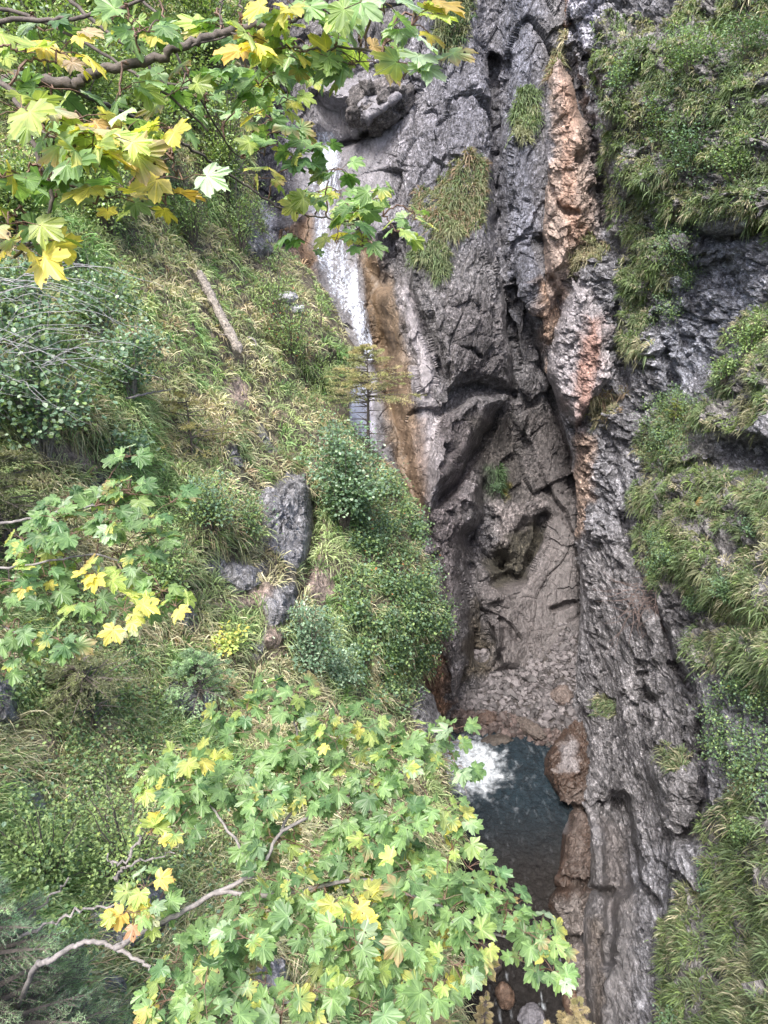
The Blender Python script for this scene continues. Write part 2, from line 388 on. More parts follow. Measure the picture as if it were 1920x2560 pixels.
far_cracks = [
  ([(1232, 150), (1234, 370), (1247, 600), (1262, 700), (1274, 770), (1281, 850), (1291, 945), (1290, 990)], 3.0, 11),
  ([(1290, 700), (1300, 760), (1330, 840), (1352, 912), (1376, 985), (1400, 1055), (1438, 1230)], 1.2, 8),
  ([(1090, 1005), (1140, 975), (1190, 960), (1285, 985)], 1.0, 8),
  ([(1245, 1028), (1228, 1075), (1180, 1158), (1134, 1218), (1085, 1272)], 1.0, 9),
  ([(1175, 1345), (1200, 1380), (1245, 1412)], 3.2, 24), ([(1212, 1200), (1212, 1300), (1180, 1360)], 2.4, 9),
  ([(1010, 600), (1035, 740), (1070, 860), (1100, 935)], 1.4, 6),
  ([(1205, 1525), (1270, 1560), (1300, 1600)], .7, 5), ([(1380, 1520), (1440, 1510)], .7, 5), ([(1370, 1640), (1400, 1620), (1450, 1622)], 1.0, 6),
  ([(1360, 1300), (1335, 1370), (1300, 1440), (1230, 1460)], 1.5, 16),
  ([(1150, 860), (1180, 870), (1200, 890)], .7, 5), ([(1340, 1760), (1360, 1740), (1410, 1735)], .9, 7),
  ([(1180, 1420), (1195, 1500), (1200, 1640)], 1.6, 15), ([(1300, 1080), (1330, 1140), (1370, 1220), (1440, 1350)], 1.0, 7),
  ([(905, 620), (930, 700), (950, 850), (975, 1000), (1010, 1170), (1040, 1270)], 1.3, 26),   # the water-worn chute
  ([(980, 610), (985, 660), (975, 700)], 2.2, 28),                                              # pothole beside it
  ([(815, 360), (820, 560), (880, 760), (925, 880), (900, 1000)], 1.0, 50),
  ([(770, 350), (830, 370), (900, 350), (1000, 270), (1030, 230)], 1.6, 12),
]
xlF = pl([(480, -400), (480, 3000)]); xrF = pl([(1560, -400), (1560, 3000)])
FAR = Sheet(-260, 2020, 1000, xlF, xrF, 480, far_ctrl, None, far_feats, far_cracks)
X, Y = FAR.px, FAR.py
chute_poly = [(890, 590), (948, 600), (996, 790), (1028, 940), (1036, 1050), (1052, 1180), (1058, 1290), (1020, 1290), (985, 1150), (960, 1000), (925, 790), (905, 680)]
fall_poly = [(740, 330), (860, 330), (870, 520), (890, 640), (915, 741), (945, 871), (960, 1000), (960, 1300), (860, 1300), (860, 1000), (890, 870), (820, 741), (765, 640), (740, 540)]
smoothm = np.maximum(np.maximum(sst(-15, 25, sdf(X, Y, chute_poly)), sst(-25, 30, sdf(X, Y, fall_poly))),
   np.maximum(0.8*sst(-20, 30, sdf(X, Y, [(1000, 690), (1035, 745), (1102, 940), (1085, 1000), (1090, 1200), (1050, 1290), (1040, 1000)])),
              0.7*sst(-10, 60, sdf(X, Y, [(1205, 1440), (1320, 1430), (1360, 1300), (1330, 1000), (1450, 1250), (1500, 1800), (1340, 1745), (1240, 1690)]))))
smoothm = np.maximum(smoothm, 0.8*sst(-10, 40, sdf(X, Y, [(760, 150), (1030, 200), (1040, 300), (980, 400), (960, 600), (860, 560), (780, 400)])))
h, e2, f1 = crag(FAR.P, (0.15, 0.25, 1.0), 0.6, 100)
h2 = 0.4*fbm(flat3(FAR.P)/2.6, 3, 140)+.05*facets(flat3(FAR.P)/.5, 141)[0]
sm = smoothm.ravel(); Qb = flat3(FAR.P)@axes_to((.25, .2, 1), .55); Qb = Qb+.3*np.stack([vnoise(Qb*.6, 151), vnoise(Qb*.6, 152), vnoise(Qb*.6, 153)], -1)
fb, eb = facets(Qb/3.2, 150, 1.3); fc, ec = facets(Qb/1.25+5, 154, 1.2)
hs = .42*fb+.26*fc-.13*np.exp(-(eb/.03)**2)-.05*np.exp(-(ec/.04)**2)
FAR.displace((h*(1-sm*.93)*0.34+hs*(1-sm*.85)+h2*sm).reshape(X.shape))
C = np.tile(GREY*0.95, (*X.shape, 1)).astype(float)
paint(C, FAR, [(1000, -300), (1240, -300), (1235, 600), (1000, 620), (1040, 300)], (.15, .15, .175), 60)
paint(C, FAR, [(1240, -300), (1350, -300), (1350, 800), (1290, 800), (1240, 400)], (.135, .14, .17), 40)
paint(C, FAR, [(600, 300), (1030, 150), (1040, 420), (980, 620), (760, 560)], (.185, .18, .20), 40)
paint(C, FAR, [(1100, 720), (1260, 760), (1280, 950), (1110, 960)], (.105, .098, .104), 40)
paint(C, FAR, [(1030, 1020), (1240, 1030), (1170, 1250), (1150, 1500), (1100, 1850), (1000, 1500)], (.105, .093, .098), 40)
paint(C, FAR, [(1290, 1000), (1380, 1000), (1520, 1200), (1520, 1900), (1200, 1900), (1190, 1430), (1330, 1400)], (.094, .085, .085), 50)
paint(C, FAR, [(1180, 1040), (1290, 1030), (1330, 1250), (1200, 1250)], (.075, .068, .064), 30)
paint(C, FAR, [(1230, 1260), (1340, 1250), (1320, 1400), (1230, 1390)], (.155, .140, .140), 20)
paint(C, FAR, [(1000, 690), (1035, 745), (1100, 940), (1085, 1000), (1045, 1000), (1030, 900), (1000, 780)], (.24, .225, .24), 14)
paint(C, FAR, [(1052, 1010), (1092, 1010), (1090, 1250), (1062, 1300), (1055, 1200)], (.25, .235, .25), 14, streak=1)
paint(C, FAR, [(1060, 1330), (1085, 1340), (1100, 1520), (1080, 1500)], (.24, .225, .25), 14, streak=1)
paint(C, FAR, chute_poly, (.135, .098, .066), 16, warp=16, streak=1)
paint(C, FAR, [(898, 640), (925, 650), (960, 880), (1000, 1080), (960, 1000), (930, 870)], (.10, .065, .035), 8, .8, 10, streak=1)
paint(C, FAR, [(990, 1040), (1060, 1050), (1066, 1280), (1030, 1280)], (.15, .105, .075), 16, .6, 10, 8, streak=1)
paint(C, FAR, [(1040, 1600), (1112, 1620), (1116, 1830), (1050, 1830)], (.17, .105, .07), 16)
paint(C, FAR, [(720, 560), (780, 540), (790, 720), (720, 720)], (.20, .13, .08), 16)
paint(C, FAR, [(640, 500), (680, 510), (690, 640), (640, 640)], (.55, .54, .57), 10)
paint(C, FAR, [(1343, 700), (1404, 690), (1404, 900), (1380, 930), (1350, 840)], (.24, .17, .13), 14)
paint(C, FAR, [(870, 980), (935, 970), (930, 1100), (900, 1100), (870, 1070)], (.55, .54, .6), 10)
paint(C, FAR, [(1215, 1170), (1262, 1175), (1262, 1225), (1212, 1240)], (.05, .085, .04), 12)
paint(C, FAR, [(1262, 1205), (1290, 1210), (1285, 1238), (1262, 1235)], (.16, .15, .03), 7)
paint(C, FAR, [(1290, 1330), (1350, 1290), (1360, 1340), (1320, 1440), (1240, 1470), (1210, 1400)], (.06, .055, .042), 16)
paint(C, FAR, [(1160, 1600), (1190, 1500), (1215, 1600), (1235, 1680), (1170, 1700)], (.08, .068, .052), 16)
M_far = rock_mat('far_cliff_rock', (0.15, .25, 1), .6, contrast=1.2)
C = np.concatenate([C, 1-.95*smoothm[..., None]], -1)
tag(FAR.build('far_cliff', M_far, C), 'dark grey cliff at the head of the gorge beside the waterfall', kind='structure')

# ---- right wall
edgeR = [(1400, -500), (1400, -300), (1396, 40), (1385, 120), (1357, 200), (1352, 340), (1358, 450), (1350, 590), (1352, 700), (1350, 740), (1356, 850), (1366, 931), (1390, 1000), (1422, 1117), (1436, 1184), (1445, 1297), (1449, 1478),
  (1445, 1614), (1426, 1704), (1424, 1790), (1441, 1854), (1453, 1946), (1468, 2080), (1470, 2192), (1447, 2300), (1453, 2470), (1480, 2600), (1500, 3000)]
xlR = pl(edgeR); xrR = pl([(2350, -400), (2350, 3000)])
right_ctrl = [(1396, -300, 35.5), (1357, 200, 35.8), (1352, 590, 36.8), (1366, 931, 37.2), (1440, 1250, 36), (1449, 1478, 35), (1430, 1790, 33.6), (1453, 1946, 29.6), (1470, 2192, 25.2), (1447, 2300, 23.7), (1480, 2560, 20.6), (1500, 2900, 18.5),
  (1600, -200, 33), (1600, 500, 32), (1600, 1000, 31.5), (1620, 1500, 27.5), (1600, 1900, 26), (1700, 2250, 20.5), (1700, 2560, 17.5), (1700, 2900, 14), (1920, -100, 27), (1920, 500, 24.5), (1920, 1000, 22.5), (1920, 1500, 18.5), (1920, 2000, 15.5),
  (1920, 2560, 12.5), (1920, 2900, 10.5), (2350, -300, 22), (2350, 500, 18), (2350, 1280, 14), (2350, 2100, 10.5), (2350, 2900, 8)]
right_feats = [
  ([(1350, 180), (1400, 130), (1436, 190), (1470, 330), (1480, 560), (1450, 640), (1400, 760), (1350, 900), (1330, 600), (1335, 300)], 1.3, 26),
  ([(1360, 440), (1380, 435), (1400, 520), (1430, 560), (1430, 660), (1380, 690), (1350, 590)], .6, 12),
  ([(1423, 690), (1480, 720), (1520, 820), (1545, 960), (1490, 1010), (1440, 1080), (1380, 1000), (1355, 930), (1390, 800)], 1.8, 24),
  ([(1700, 620), (1850, 600), (1900, 700), (1850, 900), (1700, 1000), (1640, 860)], -1.4, 50),
  ([(1690, 960), (1800, 900), (1960, 820), (2000, 1120), (1740, 1140)], 1.6, 40),
  ([(1780, 1080), (1960, 1060), (1960, 1180), (1800, 1180)], -.9, 40),
  ([(1590, 1200), (1720, 1150), (2000, 1180), (2000, 1540), (1750, 1530), (1700, 1460), (1620, 1400)], 1.4, 36),
  ([(1760, 1560), (2000, 1540), (2000, 1730), (1780, 1680)], 1.2, 30),
  ([(1500, 60), (1750, 60), (2000, 100), (2000, 560), (1800, 620), (1620, 560), (1530, 520), (1480, 300)], 1.6, 50),
  ([(1560, 600), (1720, 560), (1740, 600), (1620, 720)], 1.1, 26),
  ([(1510, 1350), (1640, 1500), (1740, 1760), (1750, 1950), (1700, 2050), (1560, 1950), (1500, 1800)], 1.3, 50),
  ([(1600, 1880), (1740, 1900), (1760, 2040), (1680, 2110), (1620, 2060)], 1.0, 40),
  ([(1450, 2030), (1540, 2060), (1565, 2200), (1570, 2400), (1520, 2600), (1440, 2600), (1430, 2300)], .3, 30),
  ([(1640, 2080), (1800, 2100), (1990, 2040), (2000, 2700), (1720, 2700), (1660, 2400)], 1.0, 50),
]
right_cracks = [
  ([(1415, 130), (1440, 200), (1480, 320), (1500, 420), (1510, 560)], 2.2, 16),
  ([(1430, 60), (1450, 110), (1500, 250)], 1.0, 12),
  ([(1380, 700), (1395, 760), (1390, 800)], 1.5, 10), ([(1352, 430), (1375, 470), (1400, 520), (1440, 530)], 1.2, 7),
  ([(1540, 760), (1550, 860), (1560, 950)], 1.5, 11), ([(1430, 1075), (1470, 1040), (1540, 1000)], .8, 9),
  ([(1540, 2010), (1552, 2080), (1562, 2150), (1566, 2215)], 3.4, 24), ([(1560, 1990), (1600, 2200), (1640, 2260)], 1.3, 10),
  ([(1500, 2010), (1520, 2100), (1530, 2250), (1520, 2400)], 1.4, 18),
  ([(1560, 1300), (1590, 1420), (1650, 1560), (1680, 1650), (1730, 1720)], .9, 12), ([(1610, 1730), (1640, 1750)], 1.6, 10),
  ([(1520, 1080), (1560, 1250), (1570, 1380)], .8, 12), ([(1700, 560), (1760, 600), (1860, 590), (1920, 560)], 1.2, 16),
  ([(1640, 800), (1670, 900), (1690, 990)], 1.1, 12), ([(1750, 1800), (1760, 1980), (1720, 2080)], 1.0, 16),
  ([(1445, 2250), (1480, 2220), (1530, 2230)], .9, 9),
]
RGT = Sheet(-260, 2800, 1180, xlR, xrR, 560, right_ctrl, 'L', right_feats, right_cracks, wrapd=8.0)
X, Y = RGT.px, RGT.py
strata = nrm(RGT.pt(1700, 1760)-RGT.pt(1520, 1360))
h, e2, f1 = crag(RGT.P, strata, 0.42, 300, .9, 1.1, 1.15)
rib_poly = [(1352, 190), (1400, 130), (1446, 190), (1478, 330), (1490, 560), (1450, 640), (1405, 760), (1350, 900), (1330, 600), (1335, 300)]
ridge_poly = [(1423, 690), (1480, 720), (1520, 820), (1545, 960), (1490, 1010), (1440, 1080), (1380, 1000), (1355, 930), (1390, 800)]
smoothm = .6*sst(-10, 40, sdf(X, Y, [(1440, 2050), (1545, 2050), (1610, 2230), (1600, 2400), (1560, 2700), (1440, 2700), (1430, 2300)]))
smoothm = np.maximum(smoothm, np.maximum(.62*sst(-5, 25, sdf(X, Y, rib_poly)), .45*sst(-5, 20, sdf(X, Y, ridge_poly))))
h2 = 0.4*fbm(flat3(RGT.P)@axes_to(strata, .35)/1.3, 4, 340)+.16*facets(flat3(RGT.P)@axes_to((.1, .1, 1), .5)/.8, 341)[0]
sm = smoothm.ravel(); Qb = flat3(RGT.P)@axes_to(strata, .3); fc, ec = facets(Qb/.9+3, 354, 1.4)
RGT.displace((((h+.22*fc-.14*np.exp(-(ec/.05)**2))*(1-sm*.9)+h2*sm)*np.clip(1-RGT.over.ravel(), .2, 1)).reshape(X.shape))
C = np.tile(np.array([.185, .185, .203]), (*X.shape, 1)).astype(float)
paint(C, RGT, [(1440, 1350), (1740, 1400), (1760, 2100), (1430, 2100)], (.165, .160, .168), 80)
paint(C, RGT, [(1700, 600), (1850, 560), (1910, 700), (1850, 900), (1650, 1000), (1640, 860)], (.19, .20, .235), 40)
paint(C, RGT, [(1350, 180), (1400, 120), (1450, 190), (1475, 330), (1500, 560), (1450, 640), (1430, 800), (1350, 900), (1330, 600), (1335, 300)], (.275, .21, .175), 24, .9)
paint(C, RGT, [(1400, 180), (1440, 230), (1440, 500), (1480, 600), (1420, 620), (1400, 480)], (.28, .17, .12), 14, .6)
paint(C, RGT, [(1350, 200), (1372, 200), (1375, 420), (1352, 420)], (.24, .23, .25), 8)
paint(C, RGT, [(1390, -60), (1420, -60), (1425, 70), (1405, 110), (1390, 40)], (.19, .11, .07), 8)
paint(C, RGT, [(1420, -60), (1500, -60), (1515, 135), (1470, 130), (1425, 90)], (.40, .40, .46), 10)
paint(C, RGT, [(1423, 690), (1480, 720), (1520, 820), (1545, 960), (1490, 1010), (1440, 1080), (1380, 1000), (1355, 930), (1390, 800)], (.25, .235, .25), 12)
paint(C, RGT, [(1470, 790), (1500, 800), (1497, 930), (1462, 1010), (1450, 1070), (1430, 1020), (1448, 900)], (.28, .15, .11), 22, .75, 36, streak=1)
paint(C, RGT, [(1440, 1085), (1485, 1090), (1475, 1330), (1440, 1350), (1430, 1200)], (.29, .21, .165), 10, .85, streak=1)
paint(C, RGT, [(1440, 2050), (1600, 2230), (1580, 2700), (1440, 2700)], (.125, .12, .124), 30)
paint(C, RGT, [(1500, 2050), (1570, 2080), (1570, 2250), (1520, 2300)], (.12, .11, .11), 20)
paint(C, RGT, [(1470, 2300), (1500, 2300), (1505, 2600), (1480, 2600)], (.10, .085, .075), 20, streak=1)
# soil under the turf
GR = {   # turf areas of the right wall
 'a': [(1500, 60), (1640, 50), (1760, -20), (1990, 20), (2200, 60), (2300, 560), (1960, 640), (1870, 560), (1760, 540), (1690, 560), (1640, 690), (1560, 760), (1530, 620), (1500, 430), (1510, 300), (1475, 200)],
 'b': [(1560, 680), (1700, 590), (1740, 600), (1700, 680), (1620, 760), (1600, 900), (1550, 860)],
 'c': [(1860, 780), (1960, 730), (2300, 760), (2300, 1050), (1930, 1040), (1800, 1080), (1760, 1000), (1790, 880)],
 'd': [(1590, 1070), (1660, 1010), (1770, 1000), (1790, 1180), (1960, 1180), (2300, 1200), (2300, 1560), (1960, 1570), (1760, 1520), (1680, 1480), (1610, 1430), (1580, 1350), (1600, 1200)],
 'e': [(1740, 1560), (1800, 1520), (1960, 1560), (2300, 1560), (2300, 1800), (1960, 1760), (1830, 1720), (1760, 1660)],
 'f': [(1770, 2040), (1850, 1980), (1960, 2080), (2300, 2000), (2300, 2800), (1740, 2800), (1660, 2620), (1640, 2450), (1640, 2330), (1700, 2250), (1750, 2200)],
 'g': [(1470, 1020), (1500, 985), (1550, 985), (1540, 1030), (1480, 1060)],
 'h': [(1340, 190), (1365, 110), (1400, 70), (1415, 110), (1400, 150), (1360, 200)],
 'i': [(1430, 640), (1470, 590), (1510, 590), (1500, 650), (1440, 690)],
 'j': [(1630, 2560), (1700, 2450), (1760, 2800), (1640, 2800)],
}
soil = np.array([.14, .12, .085])
for k in 'abcdef': paint(C, RGT, GR[k], soil, 14, .35)
M_right = rock_mat('right_cliff_rock', tuple(strata), .38, contrast=1.25)
C = np.concatenate([C, 1-.85*smoothm[..., None]], -1)
tag(RGT.build('cliff_face', M_right, C), 'craggy grey rock face with turf ledges rising on the right of the gorge', kind='structure')

# ---- left slope
edgeL = [(640, -500), (640, 0), (640, 300), (640, 480), (660, 600), (705, 620), (763, 665), (820, 735), (869, 840), (898, 880), (880, 930), (872, 990), (874, 1065), (905, 1100), (941, 1131), (989, 1175), (1018, 1223), (1045, 1271), (1048, 1339), (1078, 1453), (1115, 1558), (1100, 1610),
  (1070, 1664), (1050, 1700), (1085, 1740), (1104, 1815), (1108, 1900), (1127, 1989), (1160, 2044), (1150, 2120), (1130, 2200), (1130, 2300), (1150, 2450), (1170, 2600), (1200, 3000)]
xrL = pl(edgeL); xlL = pl([(-1000, -400), (-1000, 3000)])
left_ctrl = [(-1000, 3000, 2.6), (-1000, 1900, 4.4), (-1000, 1000, 6.5), (-1000, -300, 10), (-400, 3000, 3.5), (-400, 1900, 7.5), (-400, 1200, 9.5), (-400, 400, 13), (-400, -300, 17), (0, 2560, 6.0), (0, 1900, 10), (0, 1300, 13), (0, 700, 17), (0, 200, 22), (0, -300, 26), (500, 2900, 6.5), (500, 2560, 8.8), (500, 1900, 13.5), (500, 1300, 18), (500, 800, 23.5),
  (500, 400, 29), (560, 0, 34), (600, -300, 38), (900, 2900, 9), (900, 2560, 11.5), (900, 1900, 17), (900, 1400, 23), (900, 1100, 28), (870, 900, 31.5), (700, 650, 32.5), (1040, 1280, 27.5), (1110, 1560, 25.5), (1050, 1700, 26), (1100, 1820, 25.5), (1160, 2044, 22), (1130, 2300, 18.5), (1170, 2600, 15.5), (1200, 2900, 12)]
LR = {   # bare rock on the left slope
 'r1': [(645, 1215), (690, 1215), (715, 1180), (760, 1190), (787, 1260), (780, 1340), (757, 1430), (715, 1440), (685, 1400), (660, 1380), (650, 1290)],
 'r2': [(494, 1405), (560, 1380), (600, 1400), (669, 1400), (660, 1440), (600, 1486), (560, 1470), (500, 1430)],
 'r3': [(434, 1495), (470, 1490), (490, 1530), (485, 1587), (440, 1580)],
 'r4': [(663, 1500), (700, 1460), (747, 1454), (745, 1520), (700, 1569), (670, 1560)],
 'r5': [(630, 1590), (668, 1570), (660, 1620), (632, 1660)],
 'r6': [(398, 1770), (420, 1710), (480, 1715), (542, 1740), (530, 1822), (470, 1800)],
 'r7': [(0, 1940), (60, 1936), (127, 2010), (125, 2087), (60, 2070), (0, 2000)],
 'r8': [(200, 2260), (300, 2190), (410, 2180), (420, 2300), (350, 2380), (250, 2360)],
 'r9': [(-60, 1680), (42, 1690), (40, 1800), (-60, 1820)],
 'r10': [(645, 2395), (720, 2390), (720, 2470), (650, 2470)],
 'r12': [(544, 345), (575, 330), (600, 420), (596, 490), (556, 440)],
 'r13': [(185, 1240), (250, 1190), (262, 1290), (200, 1300)],
 'r14': [(640, 1060), (660, 1050), (690, 1120), (670, 1135)],
 'r15': [(1028, 1712), (1050, 1700), (1100, 1735), (1112, 1840), (1050, 1850), (1020, 1790)],
 'r16': [(640, 480), (640, 560), (690, 640), (620, 640), (610, 520)],
 'r18': [(560, 1130), (590, 1120), (600, 1170), (570, 1180)], 'r19': [(330, 1700), (370, 1690), (390, 1740), (345, 1760)], 'r20': [(590, 1930), (640, 1920), (660, 1990), (600, 2000)], 'r21': [(250, 2420), (330, 2430), (320, 2500), (240, 2480)], 'r22': [(380, 1340), (430, 1350), (420, 1400), (380, 1390)],
 'r17': [(700, 740), (725, 745), (748, 775), (710, 778)],
}
LS = {   # bare earth and leaf litter
 's1': [(510, 1510), (580, 1490), (690, 1470), (700, 1500), (560, 1530)], 's2': [(750, 1430), (840, 1420), (840, 1500), (770, 1520)],
 's3': [(660, 1590), (700, 1560), (720, 1620), (680, 1660)], 's4': [(30, 1800), (140, 1820), (160, 1900), (60, 1910)], 's5': [(90, 1090), (240, 1120), (220, 1180), (60, 1150)],
 's6': [(860, 1340), (960, 1350), (950, 1420), (870, 1400)], 's7': [(560, 950), (620, 960), (620, 1000), (560, 1000)],
}
left_feats = [(p, (.35 if k != 'r1' else .6), 22) for k, p in LR.items()]
left_feats += [([(640, 1450), (780, 1440), (790, 1560), (700, 1640), (640, 1620)], .8, 40), ([(500, 950), (640, 1000), (640, 1180), (520, 1200)], .9, 60), ([(100, 900), (380, 900), (400, 1100), (150, 1120)], .8, 60),
   ([(430, 1150), (640, 1160), (640, 1380), (460, 1380)], .9, 60), ([(640, 640), (800, 720), (880, 880), (700, 1000), (640, 900)], 1.0, 60)]
left_cracks = [([(790, 1250), (790, 1340), (765, 1440), (745, 1490)], 1.2, 14), ([(690, 850), (780, 980), (880, 1000)], 1.2, 30), ([(640, 1600), (600, 1700)], .6, 14), ([(440, 1480), (500, 1450)], .8, 14)]
LFT = Sheet(-260, 2800, 900, xlL, xrL, 680, left_ctrl, 'R', left_feats, left_cracks, warp=10, wrapd=7.0)
X, Y = LFT.px, LFT.py
rockL = np.zeros(X.shape); wq = (fbm(np.stack([X/30, Y/30, X*0], -1).reshape(-1, 3), 4, 61)*14).reshape(X.shape)
for p in LR.values(): rockL = np.maximum(rockL, sst(-8, 8, sdf(X, Y, p)+wq))
soilL = np.zeros(X.shape)
for p in LS.values(): soilL = np.maximum(soilL, sst(-12, 12, sdf(X, Y, p)+wq))
h, e2, f1 = crag(LFT.P, (0.1, .2, 1), 0.6, 500, .5, 1, 1)
hg = 0.55*fbm(flat3(LFT.P)/2.6, 5, 540)+.25*ridged(flat3(LFT.P)/1.1, 3, 541)-.1
rk = rockL.ravel(); near = np.clip(LFT.t.ravel()/20, .3, 1)
LFT.displace(((h*rk*.9+hg*(1-rk))*near*np.clip(1-LFT.over.ravel(), .2, 1)).reshape(X.shape))
C = np.tile(soil, (*X.shape, 1)).astype(float)
n_ = fbm(flat3(LFT.P)/1.2, 4, 77).reshape(X.shape)[..., None]
C = C*(1+.6*n_)
C = C*(1-soilL[..., None])+np.array([.36, .28, .24])*(1+.4*n_)*soilL[..., None]
rc = np.array([.235, .235, .25])*(1+.35*n_); C = C*(1-rockL[..., None])+rc*rockL[..., None]
C = np.clip(C, .01, .8)
M_left = rock_mat('slope_soil_and_rock', (0.1, .2, 1), .6, rough=.8)
tag(LFT.build('hillside', M_left, C), 'steep grassy hillside on the left of the gorge', kind='structure')
LFT.rock = rockL; LFT.soil = soilL

# ------------------------------------------------------------------ grass
M_grass = leaf_mat('grass_blades', .30, .6, spec=.3)
PAL = {'green': (.14, .195, .10), 'olive': (.20, .215, .125), 'straw': (.37, .345, .245), 'dry': (.25, .19, .135), 'fresh': (.18, .25, .095), 'deep': (.075, .125, .06), 'rust': (.25, .13, .06)}
def pick(names, probs, n):
    idx = rng.choice(len(names), n, p=np.array(probs)/sum(probs)); return np.array([PAL[k] for k in names])[idx]
def grass_geo(P, Nn, L, cols, out, wfac=.0006, droop=.9):
    """blades rooted at P, leaning to 'out' and bending over with their own weight"""
    n = len(P); t = np.linalg.norm(P-CAM, axis=1)
    up = np.array([0, 0, 1.0])
    d0 = nrm(Nn*.55+up*.55+out*.75+rng.normal(0, .22, (n, 3)))
    w = nrm(np.cross(d0, rng.normal(0, 1, (n, 3))))*(t*wfac*rng.uniform(.7, 1.3, n)+.0012)[:, None]
    L = L[:, None]; g = np.array([0, 0, -1.0])*(droop*rng.uniform(.6, 1.3, (n, 1)))
    p1 = P+d0*L*.4+g*L*.10; p2 = P+d0*L*.72+g*L*.36; p3 = P+d0*L*.95+g*L*.85
    V = np.stack([P-w, P+w, p1-w*.9, p1+w*.9, p2-w*.65, p2+w*.65, p3], 1).reshape(-1, 3)
    tt = np.array([(0, 1, 3), (0, 3, 2), (2, 3, 5), (2, 5, 4), (4, 5, 6)])
    T = (tt[None]+(np.arange(n)*7)[:, None, None]).reshape(-1, 3)
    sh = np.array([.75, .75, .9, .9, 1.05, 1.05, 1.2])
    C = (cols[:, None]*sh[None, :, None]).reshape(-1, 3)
    return V, T, C
def grow(sheet, poly, ncl, per, name, label, cat='grass', pal=(('green', 'olive', 'straw', 'fresh'), (3, 3, 3, 1)), Lr=(.28, .5), rad=.22, kind='stuff', group=None, avoid=None, soft=10, dens=None, wfac=.0006):
    xs = [p[0] for p in poly]; ys = [p[1] for p in poly]
    m = ncl*4; cx = rng.uniform(min(xs), max(xs), m); cy = rng.uniform(min(ys), max(ys), m)
    q = np.stack([cx/30, cy/30, cx*0], -1); ok = (sdf(cx, cy, poly)+fbm(q, 3, 23)*soft*1.8) > 0
    if avoid is not None: i, j = sheet.ij(cx, cy); ok &= avoid[i, j] < rng.uniform(.2, .6, m)
    if dens is not None: ok &= rng.uniform(0, 1, m) < dens(cx, cy)
    cx, cy = cx[ok][:ncl], cy[ok][:ncl]
    i, j = sheet.ij(cx, cy); P = sheet.P[i, j]; Nn = sheet.N[i, j]; n = len(P)
    # colours vary in patches over the slope
    base = pick(pal[0], pal[1], n); pn = fbm(P/1.6, 3, 31); pn2 = fbm(P/.8, 2, 33)
    tint = np.where(pn[:, None] > (.08 if sheet is LFT else .22), np.array(PAL['straw']), np.where(pn[:, None] < -.12, np.array(PAL[pal[0][0]]), base))
    base = base*.5+tint*.5
    if sheet is LFT: base = base*np.where(fbm(P/3.0, 3, 37)[:, None] > .05, np.array([[1.2, 1.5, 1.15]]), np.array([[1.55, 1.52, 1.5]]))
    base = base*(1+.35*pn2[:, None])*rng.uniform(.8, 1.25, (n, 1))
    PP = np.repeat(P, per, 0); NN = np.repeat(Nn, per, 0); CC = np.repeat(base, per, 0)*rng.uniform(.7, 1.35, (n*per, 1))
    jit = rng.normal(0, 1, (n*per, 3)); jit -= (jit*NN).sum(-1, keepdims=True)*NN; jit = nrm(jit)
    R = rng.uniform(0, 1, (n*per, 1))**.7*rad
    cl = rng.uniform(.7, 1.3, n)
    L = rng.uniform(*Lr, n*per)*np.repeat(cl, per)
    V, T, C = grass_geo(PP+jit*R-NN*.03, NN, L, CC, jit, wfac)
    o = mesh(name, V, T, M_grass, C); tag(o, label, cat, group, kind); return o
slope_poly = [(-620, -240), (620, -240), (640, 480), (660, 600), (705, 625), (763, 668), (820, 738), (865, 842), (890, 885), (872, 930), (866, 990), (868, 1065), (905, 1105), (941, 1135), (985, 1178), (1012, 1225), (1040, 1273), (1044, 1339), (1074, 1453), (1108, 1558), (1095, 1610), (1062, 1664), (1040, 1700),
   (1085, 1850), (1108, 1910), (1124, 1989), (1156, 2044), (1145, 2120), (1128, 2300), (1150, 2450), (1170, 2780), (-620, 2780)]
avoidL = np.maximum(rockL, soilL*.8)
grow(LFT, slope_poly, 21500, 14, 'grass', 'tufted green and straw coloured grass covering the left hillside', avoid=avoidL, pal=(('green', 'olive', 'straw', 'fresh', 'dry'), (3, 3, 4, 1, 1)), Lr=(.32, .6), rad=.2)
for k, nc, lab in (('a', 3400, 'long drooping grass on the big ledge at the top right of the cliff'), ('b', 380, 'narrow strip of bright grass above the blue grey rock patch on the right'),
   ('c', 1000, 'grass bank at the right edge above the dark undercut'), ('d', 3000, 'broad mat of pale grass half way up the right cliff'), ('e', 850, 'smooth rounded grass cushion under the dark leafy shrubs on the right'),
   ('f', 3400, 'grass slope filling the bottom right corner')):
    grow(RGT, GR[k], nc, 22, 'grass', lab, pal=(('green', 'olive', 'straw', 'fresh'), (4, 2, 1, 2)), Lr=(.18, .36), rad=.2, dens=lambda x, y: sst(-.16, .04, fbm(np.stack([x/75, y/60, x*0+4], -1), 3, 71)))
for k, nc, lab in (('g', 60, 'dry grass tuft on the ledge under the red stained rock'), ('h', 70, 'dry brown grass tuft on top of the orange rock rib'), ('i', 80, 'greyish grass tuft at the foot of the orange rock rib')):
    grow(RGT, GR[k], nc, 24, 'grass_patch', lab, pal=(('olive', 'straw', 'dry'), (2, 2, 2)), Lr=(.3, .55), kind=None, cat='grass patch')
